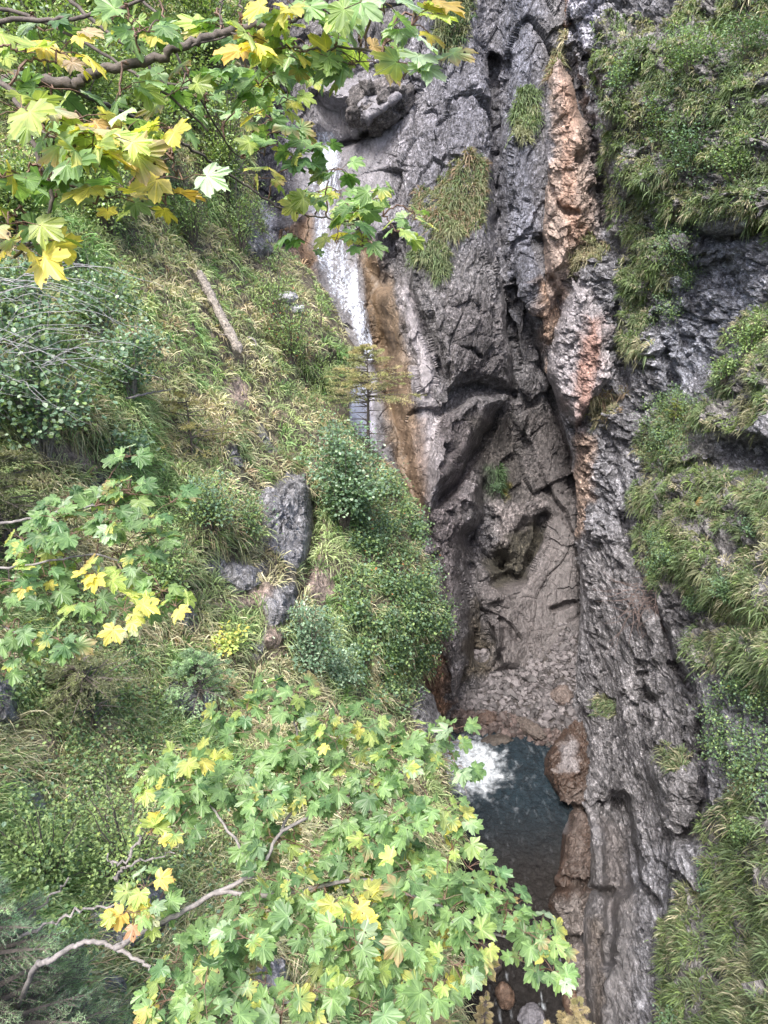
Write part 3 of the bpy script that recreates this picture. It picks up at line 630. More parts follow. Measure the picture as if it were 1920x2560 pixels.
for poly, nc, lab, pal in (
   ([(1100, 440), (1140, 395), (1205, 400), (1213, 470), (1205, 560), (1150, 590), (1090, 610), (1070, 560), (1030, 520), (1040, 470), (1090, 480)], 420, 'large hanging grass patch in the middle of the dark cliff', (('olive', 'green', 'dry'), (3, 3, 2))),
   ([(1045, 620), (1100, 600), (1120, 640), (1110, 700), (1090, 690), (1050, 660)], 90, 'small grass patch hanging just below the large one on the dark cliff', (('green', 'olive'), (2, 2))),
   ([(1290, 250), (1310, 220), (1342, 225), (1340, 290), (1320, 350), (1285, 350)], 110, 'green grass patch on the dark cliff left of the orange rib', (('green', 'fresh'), (3, 1))),
   ([(1085, -40), (1180, -40), (1170, 60), (1140, 150), (1095, 130)], 160, 'grass and moss patch at the top edge of the dark cliff', (('olive', 'deep'), (2, 2))),
   ([(1245, 1160), (1262, 1160), (1258, 1230), (1240, 1235)], 30, 'dark green grass wisp in the shaded recess', (('deep',), (1,)))):
    grow(FAR, poly, nc, 22, 'grass_patch', lab, pal=pal, Lr=(.3, .6), kind=None, cat='grass patch', soft=5)
for (px, py, r, lab) in ((1625, 600, 34, 'grass tussock left of the bright grass strip'), (1600, 800, 26, 'grass tussock on the broken rock left of the blue grey patch'), (1600, 870, 34, 'grass tussock just above the ledge of layered rock'), (1610, 1110, 30, 'yellow flecked grass cushion above the upper mat of grass'),
   (1600, 1240, 36, 'rounded grass cushion overhanging the left end of the broad mat'), (1695, 1910, 22, 'small round moss cushion on the bare lower rock'), (1510, 1765, 20, 'small green tuft near the lower left edge of the bare face'), (1880, 1960, 30, 'grass tussock beside the rubble at the right edge')):
    grow(RGT, [(px-r, py-r*.6), (px, py-r), (px+r, py-r*.5), (px+r*.9, py+r*.7), (px, py+r), (px-r, py+r*.6)], 40, 24, 'grass_tussock', lab, pal=(('green', 'olive', 'straw'), (3, 2, 1)), Lr=(.2, .42), kind=None, cat='grass tussock', soft=4)

# ------------------------------------------------------------------ leaves
def leaf_tpl(kind):
    if kind == 'maple':
        half = [(0, 1.0), (5, .90), (8, .91), (13, .80), (18, .76), (24, .58), (30, .70), (35, .78), (39, .80), (45, .96), (50, .85), (54, .85), (61, .72), (69, .60), (77, .46), (85, .56), (91, .60), (97, .68), (106, .56), (116, .52), (130, .46), (145, .42), (160, .34), (172, .12)]
        a = [h[0] for h in half]+[360-h[0] for h in half[:0:-1]]; r = [h[1] for h in half]+[h[1] for h in half[:0:-1]]
        ang = np.radians(a); r = np.array(r)
        x, y = np.sin(ang)*r, np.cos(ang)*r
        z = -.16*r**2+.05*np.where(np.isin(np.round(a), [0, 45, 315, 97, 263]), -1, .4)*r
        V = np.vstack([[0, 0, 0], np.stack([x, y, z], 1)]); n = len(a)
        T = np.array([(0, 1+(i+1) % n, 1+i) for i in range(n)])
        cv = np.ones((n+1, 3)); cv[0] = 1.12; cv[1:][r < .62] = .93
        return V, T, cv
    if kind == 'oval':
        V = np.array([(0, 0, 0), (-.28, .35, .06), (-.24, .72, .04), (0, 1, -.06), (.24, .72, .04), (.28, .35, .06), (0, .5, -.03)], float)
        T = np.array([(0, 6, 1), (1, 6, 2), (2, 6, 3), (3, 6, 4), (4, 6, 5), (5, 6, 0)]); return V, T, np.ones((7, 3))
    if kind == 'round':
        V = np.array([(0, 0, 0), (-.42, .4, .08), (-.3, .85, .03), (0, 1, -.05), (.3, .85, .03), (.42, .4, .08), (0, .5, -.02)], float)
        T = np.array([(0, 6, 1), (1, 6, 2), (2, 6, 3), (3, 6, 4), (4, 6, 5), (5, 6, 0)]); return V, T, np.ones((7, 3))
    if kind == 'tri':
        V = np.array([(0, 0, 0), (-.3, .5, .05), (0, 1, 0), (.3, .5, .05)], float); return V, np.array([(0, 2, 1), (0, 3, 2)]), np.ones((4, 3))
M_leaf = leaf_mat('small_leaves', .28, .5)
M_maple = leaf_mat('maple_leaves', .40, .42, spots=True)
M_bark = plain_mat('bark', .85, False, (.10, .085, .075), 30)
M_barkg = plain_mat('grey_bark', .8, False, (.20, .185, .18), 25, .45)
M_twig = plain_mat('red_twigs', .6, False, (.13, .075, .05), 30)
M_deadwood = plain_mat('weathered_wood', .85, False, (.25, .225, .20), 12, .7, .1)
LC = {'green': (.11, .185, .08), 'blue': (.13, .215, .14), 'light': (.21, .30, .11), 'yellow': (.60, .53, .13), 'ygreen': (.34, .43, .13), 'rust': (.32, .14, .06), 'dark': (.07, .125, .06), 'brown': (.34, .20, .12), 'pale': (.36, .47, .33), 'orange': (.52, .34, .10), 'maple': (.175, .285, .115), 'mapled': (.10, .19, .085), 'cream': (.42, .33, .24)}
def lcols(mix, n):
    ks = list(mix); p = np.array([mix[k] for k in ks], float); idx = rng.choice(len(ks), n, p=p/p.sum())
    return np.array([LC[k] for k in ks])[idx]*rng.uniform(.72, 1.3, (n, 1))
def shrub_geo(h, r, n, ls, mix, kind='oval', layered=.5, per=10, lean=(0, 0)):
    """returns foliage (V,T,C) and stems (V,T) around the base at the origin"""
    nn = max(3, n//per); ns = int(np.clip(nn//9, 5, 34))
    aa = rng.uniform(0, 2*math.pi, ns); rho = rng.uniform(0, 1, ns)**.5*rng.uniform(.75, 1.2, ns)
    tips = np.stack([np.cos(aa)*r*rho+lean[0], np.sin(aa)*r*rho+lean[1], h*(.42+.58*np.sqrt(np.clip(1-rho**2*.8, 0, 1)))*rng.uniform(.55, 1.08, ns)], 1)
    si = rng.integers(0, ns, nn); q = rng.uniform(.3, 1.0, nn)**.8; tp = tips[si]
    nodes = tp*np.stack([q**1.4, q**1.4, q], 1)+rng.normal(0, 1, (nn, 3))*np.array([1, 1, .45])*(r*.15)
    nodes[:, 2] = np.maximum(nodes[:, 2], .04*h)
    pos = np.repeat(nodes, per, 0)+rng.normal(0, 1, (nn*per, 3))*np.array([1, 1, .5])*(r*.05+ls*1.1)
    outw = nrm(pos-np.array([0, 0, h*.3])+rng.normal(0, .25, pos.shape)); N_ = len(pos)
    d = nrm(outw*np.array([1, 1, .4])+rng.normal(0, .45, (N_, 3)))
    up = nrm(np.array([0, 0, 1.0])*layered*2+outw*.7+rng.normal(0, .35, (N_, 3)))
    X_, Y_, Z_ = frames(d, up)
    tv, tt, cv = leaf_tpl(kind)
    ncol = np.repeat(rng.uniform(.75, 1.25, (nn, 1)), per, 0)
    V, T, C = scatter(tv, tt, pos, X_, Y_, Z_, rng.uniform(.7, 1.25, N_)*ls, lcols(mix, N_)*ncol, cv)
    paths = []
    for tp in tips:
        R0 = .008+.008*h; P = smooth_path(np.array([[0, 0, -.15], [tp[0]*.38, tp[1]*.38, tp[2]*.5], tp]), 4, .008*h); paths.append((P, np.linspace(R0*.8, R0*.15, len(P))))
    SV, ST = tubes(paths, 5)
    return (V, T, C), (SV, ST)
def plant(name, label, cat, base, h, r, n, ls, mix, kind='oval', group=None, layered=.5, bark=None, mat=None, per=10, lean=(0, 0)):
    e = empty(name, base, label, cat, group)
    (V, T, C), (SV, ST) = shrub_geo(h, r, n, ls, mix, kind, layered, per, lean)
    mesh('foliage', V, T, mat or M_leaf, C, e, smooth=False); mesh('stem', SV, ST, bark or M_bark, None, e)
    return e
def px2m(base, px): return px*float((np.asarray(base)-CAM)@Fv)/FPX

# low ground cover on both sides (nobody could count it)
def cover(sheet, polys, n, per, ls, mix, name, label, spread=.16, kind='round', avoid=None):
    px_, py_ = [], []
    tot = n//len(polys)
    for poly in polys:
        xs = [p[0] for p in poly]; ys = [p[1] for p in poly]; cx = rng.uniform(min(xs), max(xs), tot*3); cy = rng.uniform(min(ys), max(ys), tot*3)
        ok = sdf(cx, cy, poly)+fbm(np.stack([cx/25, cy/25, cx*0], -1), 3, 44)*30 > 0; ok &= fbm(np.stack([cx/45, cy/45, cx*0+9], -1), 4, 48) > -.02
        if avoid is not None: i, j = sheet.ij(cx, cy); ok &= avoid[i, j] < .4
        px_.append(cx[ok][:tot]); py_.append(cy[ok][:tot])
    cx = np.concatenate(px_); cy = np.concatenate(py_); i, j = sheet.ij(cx, cy); P = sheet.P[i, j]; Nn = sheet.N[i, j]; m = len(P)
    hh = np.repeat(rng.uniform(.03, 1, (m, 1))**2.2*.6+.04, per, 0)
    PP = np.repeat(P, per, 0); NN = np.repeat(Nn, per, 0)
    o = nrm(NN*.6+np.array([0, 0, .6])); pos = PP+o*hh+rng.normal(0, spread, PP.shape)*np.array([1, 1, .6])
    d = nrm(rng.normal(0, 1, pos.shape)+NN*.4); up = nrm(NN*.7+np.array([0, 0, 1.1])+rng.normal(0, .35, pos.shape)); X_, Y_, Z_ = frames(d, up)
    tv, tt, cv = leaf_tpl(kind)
    V, T, C = scatter(tv, tt, pos, X_, Y_, Z_, rng.uniform(.6, 1.3, len(pos))*ls, lcols(mix, len(pos))*np.repeat(rng.uniform(.65, 1.3, (m, 1)), per, 0), cv)
    tag(mesh(name, V, T, M_leaf, C), label, 'ground cover', None, 'stuff')
cover(LFT, [[(830, 1480), (1040, 1300), (1120, 1560), (1060, 1700), (1000, 1800), (880, 1720)], [(860, 1500), (1060, 1440), (1110, 1560), (1050, 1680), (900, 1650)], [(800, 1240), (1000, 1200), (1060, 1350), (900, 1450)]], 1700, 14, .085, {'green': 3, 'blue': 2, 'light': 2, 'dark': 1, 'rust': .05}, 'ground_cover', 'low leafy bushes on the slope shoulder above the chute')
cover(LFT, [[(650, 900), (860, 900), (860, 1010), (820, 1120), (700, 1010)], [(100, 1700), (420, 1640), (400, 2000), (150, 2020)], [(0, 1560), (330, 1560), (330, 1800), (0, 1800)]], 800, 12, .055, {'green': 3, 'dark': 1, 'light': 2}, 'ground_cover', 'dark low plants in the hollows of the left hillside')
cover(LFT, [[(0, 2050), (600, 2020), (640, 2500), (0, 2560)], [(250, 500), (640, 430), (700, 640), (500, 700), (300, 640)], [(0, 1900), (500, 1850), (600, 2200), (0, 2300)]], 700, 12, .05, {'green': 3, 'light': 3, 'blue': 1}, 'ground_cover', 'light green low plants scattered over the left hillside')
cover(RGT, [[(1500, 80), (1900, 60), (1920, 560), (1640, 560), (1500, 420)], [(1600, 1000), (1760, 980), (1760, 1160), (1600, 1160)], [(1620, 1300), (1700, 1400), (1640, 1450)], [(1800, 1700), (1960, 1740), (1960, 2060), (1780, 1900)], [(1640, 600), (1740, 600), (1660, 900)], [(1640, 560), (1760, 560), (1640, 900)]], 2900, 12, .055, {'green': 3, 'blue': 2, 'light': 2, 'yellow': .01}, 'ground_cover', 'small leafy plants growing among the turf on the right cliff', .14)

# individual shrubs on the hillside and cliff: (sheet, base px, base py, height px, radius px, leaves, leaf m, mix, kind, name, label)
SH = [
 (LFT, 860, 1330, 270, 105, 5200, .10, {'blue': 3, 'green': 2, 'pale': .6}, 'round', 'leafy_shrub', 'dense round blue green shrub in the middle below the yellowing spruce'),
 (LFT, 830, 1150, 60, 36, 400, .08, {'blue': 2, 'light': 1}, 'round', 'leafy_shrub', 'small pale bush touching the foot of the lower fall'),
 (LFT, 770, 1700, 230, 80, 1700, .085, {'pale': 1, 'blue': 3}, 'oval', 'maple_sapling', 'pale bluish sapling on the slope above the large maple'),
 (LFT, 850, 1720, 120, 60, 900, .085, {'pale': 1, 'blue': 2}, 'oval', 'maple_sapling', 'smaller pale sapling just right of the taller pale one'),
 (LFT, 730, 930, 210, 62, 2000, .085, {'light': 3, 'green': 2, 'rust': .15}, 'oval', 'leafy_shrub', 'light green shrub with a few rusty leaves left of the upper fall'),
 (LFT, 690, 830, 200, 45, 1100, .08, {'light': 3, 'green': 2}, 'oval', 'leafy_shrub', 'slim light green shrub beside the two pale stones'),
 (LFT, 800, 830, 120, 30, 200, .09, {'light': 3}, 'oval', 'leafy_shrub', 'thin bare stemmed shrub with few leaves in front of the fall'),
 (LFT, 600, 640, 200, 90, 1800, .09, {'light': 3, 'green': 2}, 'oval', 'leafy_shrub', 'bright green shrub at the top of the slope left of the pale rock'),
 (LFT, 480, 620, 190, 100, 2000, .09, {'light': 3, 'green': 3}, 'oval', 'leafy_shrub', 'wide bright green shrub above the weathered log'),
 (LFT, 560, 520, 280, 90, 2200, .10, {'light': 3, 'green': 2, 'ygreen': .5}, 'oval', 'leafy_tree', 'light green young beech at the upper edge of the slope'),
 (LFT, 380, 470, 330, 140, 3200, .11, {'light': 2, 'green': 3}, 'oval', 'leafy_tree', 'broad green tree behind the yellow maple leaves'),
 (LFT, 180, 430, 420, 170, 3400, .12, {'blue': 2, 'green': 3, 'dark': 1}, 'oval', 'leafy_tree', 'dense darker tree in the upper left corner'),
 (LFT, 520, 230, 330, 130, 3200, .13, {'light': 3, 'green': 2, 'ygreen': 1}, 'oval', 'leafy_tree', 'pale green tree at the top of the slope behind the bough'),
 (LFT, 300, 120, 330, 180, 3400, .13, {'light': 2, 'green': 3}, 'oval', 'leafy_tree', 'tall green tree cut by the top edge of the picture'),
 (LFT, 60, 150, 350, 150, 2400, .13, {'light': 2, 'green': 3}, 'oval', 'leafy_tree', 'green tree behind the maple at the extreme top left'),
 (LFT, 440, 330, 260, 120, 2200, .11, {'light': 3, 'green': 1}, 'oval', 'leafy_tree', 'small pale leaved tree right of the broad green tree'),
 (LFT, 270, 600, 260, 120, 1800, .09, {'light': 2, 'green': 2}, 'oval', 'leafy_tree', 'light green hazel under the drooping yellow maple leaves'),
 (LFT, 60, 640, 260, 130, 1800, .10, {'light': 2, 'green': 2, 'blue': 1}, 'oval', 'leafy_tree', 'green hazel at the left edge above the bluish thicket'),
 (LFT, 620, 1390, 180, 70, 1100, .085, {'light': 2, 'green': 2, 'blue': 1}, 'oval', 'leafy_shrub', 'light shrub left of the tall dark outcrop'),
 (LFT, 520, 1340, 190, 90, 1500, .085, {'light': 2, 'blue': 2}, 'oval', 'leafy_shrub', 'loose pale green shrub half way up the hillside'),
 (LFT, 420, 1520, 230, 90, 1700, .08, {'light': 3, 'green': 2}, 'oval', 'leafy_shrub', 'pale green shrub behind the left maple'),
 (LFT, 560, 1640, 70, 50, 350, .10, {'ygreen': 3, 'yellow': 1}, 'oval', 'maple_sapling', 'low yellow green sapling under the small rock steps'),
 (LFT, 200, 1560, 200, 90, 1300, .08, {'green': 2, 'light': 2}, 'oval', 'leafy_shrub', 'shrub behind the lower leaves of the left maple'),
 (LFT, 320, 2240, 330, 170, 2300, .05, {'light': 4, 'green': 1, 'ygreen': .7}, 'tri', 'leafy_shrub', 'large fine leaved light green shrub at the lower left'),
 (LFT, 120, 2230, 260, 130, 1800, .05, {'light': 4, 'green': 1}, 'tri', 'leafy_shrub', 'light green shrub over the grey rock at the left edge'),
 (LFT, 560, 2430, 150, 90, 1300, .07, {'green': 3, 'light': 1}, 'oval', 'leafy_shrub', 'low green shrub under the grey maple bough'),
 (LFT, 150, 2560, 260, 120, 1800, .06, {'green': 3, 'light': 1}, 'oval', 'leafy_shrub', 'small leaved shrub between the spruce boughs at the bottom left'),
 (RGT, 1700, 480, 190, 95, 3400, .085, {'blue': 3, 'green': 2}, 'round', 'leafy_shrub', 'largest dense green bush on the upper right ledge'),
 (RGT, 1640, 380, 150, 60, 1500, .08, {'blue': 2, 'light': 2}, 'round', 'leafy_shrub', 'light bush left of the small spruce on the upper ledge'),
 (RGT, 1560, 260, 110, 60, 1100, .08, {'blue': 2, 'light': 2}, 'round', 'leafy_shrub', 'bush on the left rim of the upper ledge'),
 (RGT, 1740, 200, 110, 90, 1600, .08, {'green': 3, 'light': 1}, 'round', 'leafy_shrub', 'low bush near the top of the upper right ledge'),
 (RGT, 1860, 170, 130, 80, 1500, .08, {'green': 3, 'dark': 2}, 'round', 'leafy_shrub', 'dark bush near the top right corner'),
 (RGT, 1830, 460, 120, 90, 1500, .075, {'green': 3, 'light': 2}, 'round', 'leafy_shrub', 'bush at the right end of the upper ledge'),
 (RGT, 1590, 560, 80, 40, 600, .075, {'blue': 3}, 'round', 'leafy_shrub', 'small bluish bush on the cliff below the upper ledge'),
 (RGT, 1860, 900, 110, 60, 1400, .07, {'light': 3, 'green': 2}, 'round', 'leafy_shrub', 'light green bush on the right edge grass bank'),
 (RGT, 1800, 960, 90, 45, 900, .07, {'light': 2, 'green': 2}, 'round', 'leafy_shrub', 'bush on the left end of the right edge grass bank'),
 (RGT, 1680, 1120, 70, 50, 900, .06, {'blue': 3, 'light': 1}, 'round', 'leafy_shrub', 'bluish bush beside the yellow flecked grass cushion'),
 (RGT, 1675, 1390, 80, 40, 700, .06, {'light': 3}, 'round', 'leafy_shrub', 'pale green bush left on the broad mat of grass'),
 (RGT, 1870, 1340, 60, 50, 500, .06, {'blue': 2, 'green': 2}, 'round', 'leafy_shrub', 'low bush in the middle of the broad grass mat'),
 (RGT, 1820, 1500, 75, 70, 1700, .055, {'green': 3, 'dark': 2, 'blue': 1}, 'round', 'leafy_shrub', 'dark green bush at the lower edge of the broad grass mat'),
 (RGT, 1900, 1530, 75, 45, 1000, .055, {'green': 3, 'dark': 2}, 'round', 'leafy_shrub', 'dark bush by the right frame edge above the grass cushion'),
 (RGT, 1750, 1530, 50, 35, 500, .055, {'green': 3, 'blue': 1}, 'round', 'leafy_shrub', 'small dark bush at the left end of the dark bush row'),
 (RGT, 1880, 1760, 80, 50, 900, .055, {'green': 3, 'dark': 2}, 'round', 'leafy_shrub', 'bush under the smooth grass cushion on the right'),
 (RGT, 1760, 2240, 110, 50, 900, .05, {'blue': 2, 'green': 2}, 'round', 'leafy_shrub', 'greyish bush above the bottom right grass slope'),
 (RGT, 1850, 2130, 100, 50, 900, .05, {'green': 3, 'light': 1}, 'round', 'leafy_shrub', 'green bush near the right edge above the bottom right grass'),
 (RGT, 1700, 2620, 110, 60, 900, .045, {'green': 3, 'blue': 1}, 'round', 'leafy_shrub', 'dark bush at the bottom edge left of the grass slope'),
 (FAR, 1135, 110, 130, 50, 1000, .08, {'green': 2, 'dark': 3}, 'round', 'leafy_shrub', 'mossy bush hanging at the top of the dark cliff'),
 (FAR, 1235, 1230, 40, 26, 400, .06, {'dark': 3, 'blue': 1}, 'round', 'leafy_shrub', 'dark plant on the shaded ledge inside the recess'),
]
for sh, bx, by, hp, rp, n, ls, mix, kind, nm, lab in SH:
    b = sh.pt(bx, by); k = px2m(b, 1.0)
    if 'tree' in nm: n = int(n*2.6); ls *= 1.1; mix = {'light': 5, 'green': 1.2, 'ygreen': 1.2, 'pale': .6}
    plant(nm, lab, 'tree' if 'tree' in nm else 'shrub' if 'shrub' in nm else 'sapling', b, hp*k*1.05, rp*k, n, ls, mix, kind)
# shrub with glossy round leaves and bare grey twigs, left edge
for bx, by, hp, rp, n_, lab in ((330, 1010, 240, 110, 1500, 'outer part of the bluish thicket reaching over the grass'), (250, 860, 200, 120, 1600, 'upper part of the bluish thicket under the bare twigs'), (60, 900, 260, 150, 2400, 'top of the bluish thicket at the left edge'), (300, 1190, 150, 80, 700, 'lowest small bluish bush above the left maple')):
    b = LFT.pt(bx, by); k = px2m(b, 1.0); plant('leafy_shrub', lab, 'shrub', b, hp*k, rp*k, n_, .095, {'blue': 4, 'pale': .8, 'light': 1, 'green': 1}, 'round', bark=M_barkg)
b = LFT.pt(110, 1150); k = px2m(b, 1.0)
e = plant('leafy_shrub', 'bluish round leaved shrub at the left edge with bare grey twigs over it', 'shrub', b, 380*k, 200*k, 3600, .10, {'blue': 4, 'pale': .8, 'light': 1, 'green': 1}, 'round', bark=M_barkg)
paths = []
for i in range(48):
    s = np.array([rng.uniform(-1.2, .8), rng.uniform(-1.2, -.4), rng.uniform(1.6, 3.7)])
    d = np.array([rng.uniform(.8, 2.4), rng.uniform(-.6, .6), rng.uniform(-.9, .5)])
    P = smooth_path(np.array([s, s+d*.5+np.array([0, 0, .25]), s+d]), 5, .02); paths.append((P, np.linspace(.008, .0025, len(P))))
SV, ST = tubes(paths, 4); mesh('bare_twigs', SV, ST, plain_mat('pale_twigs', .8, False, (.30, .30, .31)), None, e)

# ------------------------------------------------------------------ spruces
M_needle = leaf_mat('spruce_needles', .35, .6)
def spruce(name, label, base, h, r, cols, nb=46, twig_n=9, crown0=.15, nl=.028, needles=16, lean=(0, 0), bare=0, droop=.25, wf=.12):
    e = empty(name, base, label, 'conifer')
    top = np.array([lean[0], lean[1], h]); trunkP = smooth_path(np.array([[0, 0, -.3], top*.5+[.02, .02, 0], top]), 6)
    SV, ST = tubes([(trunkP, np.linspace(.018*h+.01, .006, len(trunkP)))], 7); mesh('trunk', SV, ST, M_bark, None, e)
    bp = []; npos = []; nd = []; nc = []
    for i in range(nb+bare):
        isb = i >= nb
        f = (rng.uniform(crown0, 1.0) if not isb else rng.uniform(.05, crown0+.1)); a = rng.uniform(0, 2*math.pi)
        L = r*(1-f)**.75*rng.uniform(.7, 1.1)/(1-crown0)**.75+.06*r if not isb else r*rng.uniform(.3, .8)
        s = top*f; d = np.array([math.cos(a), math.sin(a), 0.0]); u = np.array([0, 0, 1.0])
        P = np.array([s+d*L*q+u*L*(.18*q-droop*q*q*1.2) for q in np.linspace(0, 1, 6)])
        bp.append((P, np.linspace(.012*h**.5+.003, .003, 6)))
        if isb: continue
        side = np.array([-d[1], d[0], 0]); base_c = np.array(cols[rng.integers(len(cols))])*rng.uniform(.8, 1.25)
        for k in range(twig_n):
            q = rng.uniform(.15, 1); p0 = s+d*L*q+u*L*(.18*q-droop*q*q*1.2)
            sg = rng.choice([-1, 1]); td = nrm(d*.8+side*sg*rng.uniform(.3, 1)+u*rng.uniform(-.3, .1)); tl = L*.38*(1.15-q)*rng.uniform(.7, 1.3)+.03*r
            if k == 0: td = d; tl = L*.1; p0 = P[-1]
            bp.append((np.array([p0, p0+td*tl*.5, p0+td*tl]), [.004, .003, .002]))
            m = needles; qq = rng.uniform(0, 1, m)[:, None]; npos.append(p0+td*tl*qq)
            dirs = nrm(td*.7+rng.normal(0, .75, (m, 3))+u*.25); nd.append(dirs); nc.append(np.repeat(base_c[None]*rng.uniform(.8, 1.25), m, 0)*rng.uniform(.75, 1.3, (m, 1)))
    SV, ST = tubes(bp, 3); mesh('branches', SV, ST, M_bark, None, e)
    pos = np.concatenate(npos); D = np.concatenate(nd); CC = np.concatenate(nc)
    tv = np.array([(-wf, 0, 0), (wf, 0, 0), (0, 1, 0)], float); X_, Y_, Z_ = frames(D, nrm(rng.normal(0, 1, D.shape)))
    V, T, C = scatter(tv, np.array([(0, 1, 2)]), pos, X_, Y_, Z_, nl*rng.uniform(.8, 1.3, len(pos)), CC)
    mesh('needles', V, T, M_needle, C, e); return e
PALE_ = [(.075, .11, .05), (.06, .10, .05)]; YS = [(.38, .32, .19), (.33, .31, .17), (.43, .37, .25)]; PS = [(.30, .42, .26), (.24, .35, .22)]
b = LFT.pt(921, 1133); k = px2m(b, 1); b = b-np.array([0, 0, .1])
spruce('spruce_tree', 'slender yellowing spruce with bare dark trunk in front of the lower fall', b, 275*k, 135*k, [(.30, .30, .15), (.36, .32, .19), (.26, .28, .14)], 44, 22, .50, .075, 24, bare=34, droop=.06, wf=.13)
b = LFT.pt(508, 1805); k = px2m(b, 1)
spruce('spruce_tree', 'small green spruce beside the grey rock left of the large maple', b, 215*k, 110*k, PS, 50, 12, .35, .05, 22, bare=8, droop=.1, wf=.16)
b = LFT.pt(240, 1850); k = px2m(b, 1)
spruce('pine_tree', 'thin stunted conifer with a bare stem on the left slope', b, 260*k, 150*k, [(.22, .24, .13), (.17, .19, .11)], 46, 12, .6, .05, 20, bare=26, droop=.1, wf=.16)
b = LFT.pt(40, 1420); k = px2m(b, 1)
spruce('spruce_tree', 'dark olive spruce at the left edge above the left maple', b, 370*k, 230*k, [(.17, .18, .09), (.13, .15, .08)], 80, 16, .1, .055, 22, droop=.15, wf=.16)
b = LFT.pt(480, 1150); k = px2m(b, 1)
spruce('spruce_tree', 'sparse yellow green spruce twig clump half way up the grassy hillside', b, 170*k, 150*k, [(.30, .28, .13)], 30, 10, .1, .06, 18, droop=.05, wf=.16)
b = RGT.pt(1665, 330); k = px2m(b, 1)
spruce('spruce_tree', 'small spruce on the upper right ledge', b, 130*k, 62*k, [(.13, .14, .05), (.09, .12, .05)], 44, 11, .1, .06, 20, droop=.15, wf=.16)
b = RGT.pt(1710, 1070); k = px2m(b, 1)
spruce('spruce_tree', 'tiny bright spruce on the right cliff above the bluish bush', b, 80*k, 30*k, [(.2, .24, .06)], 24, 7, .2, .05, 14, wf=.16)
# close conifers at the bottom edge
def tall(b, py):
    for h in np.linspace(.3, 12, 600):
        d = b+np.array([0, 0, h])-CAM; y = 1280-FPX*(d@Uv)/(d@Fv)
        if y < py: return float(h)
    return 3.0
for (bx, by, ty, r, cols, nb, tn, c0, nl, nd_, lab) in (
   (70, 2790, 2120, .85, PS+[(.26, .40, .27)], 150, 26, .05, .024, 32, 'fresh green spruce filling the bottom left corner'),
   (-120, 2640, 1990, .85, PS, 110, 22, .05, .026, 28, 'second green spruce behind the corner one at the left frame edge'),
   (230, 2795, 2400, .6, PS, 90, 20, .05, .024, 28, 'low green spruce between the corner spruce and the maple'),
   (1040, 2780, 2420, .85, YS+[(.36, .38, .16)], 130, 34, .1, .03, 48, 'yellow green spruce top rising from the bottom edge beneath the maple'),
   (1190, 2790, 2480, .5, YS, 80, 30, .1, .03, 44, 'small yellow spruce tip left of the stream at the bottom edge')):
    b = LFT.pt(bx, by); spruce('spruce_tree', lab, b, tall(b, ty), r, cols, nb, tn, c0, nl, nd_, droop=.18, wf=.07)
b = wl_ = at(1400, 2760, 17.5); spruce('spruce_tree', 'small yellow spruce tip at the bottom edge below the grey cliff foot', b, tall(b, 2505), 1.1, YS, 90, 30, .1, .04, 46, droop=.1)

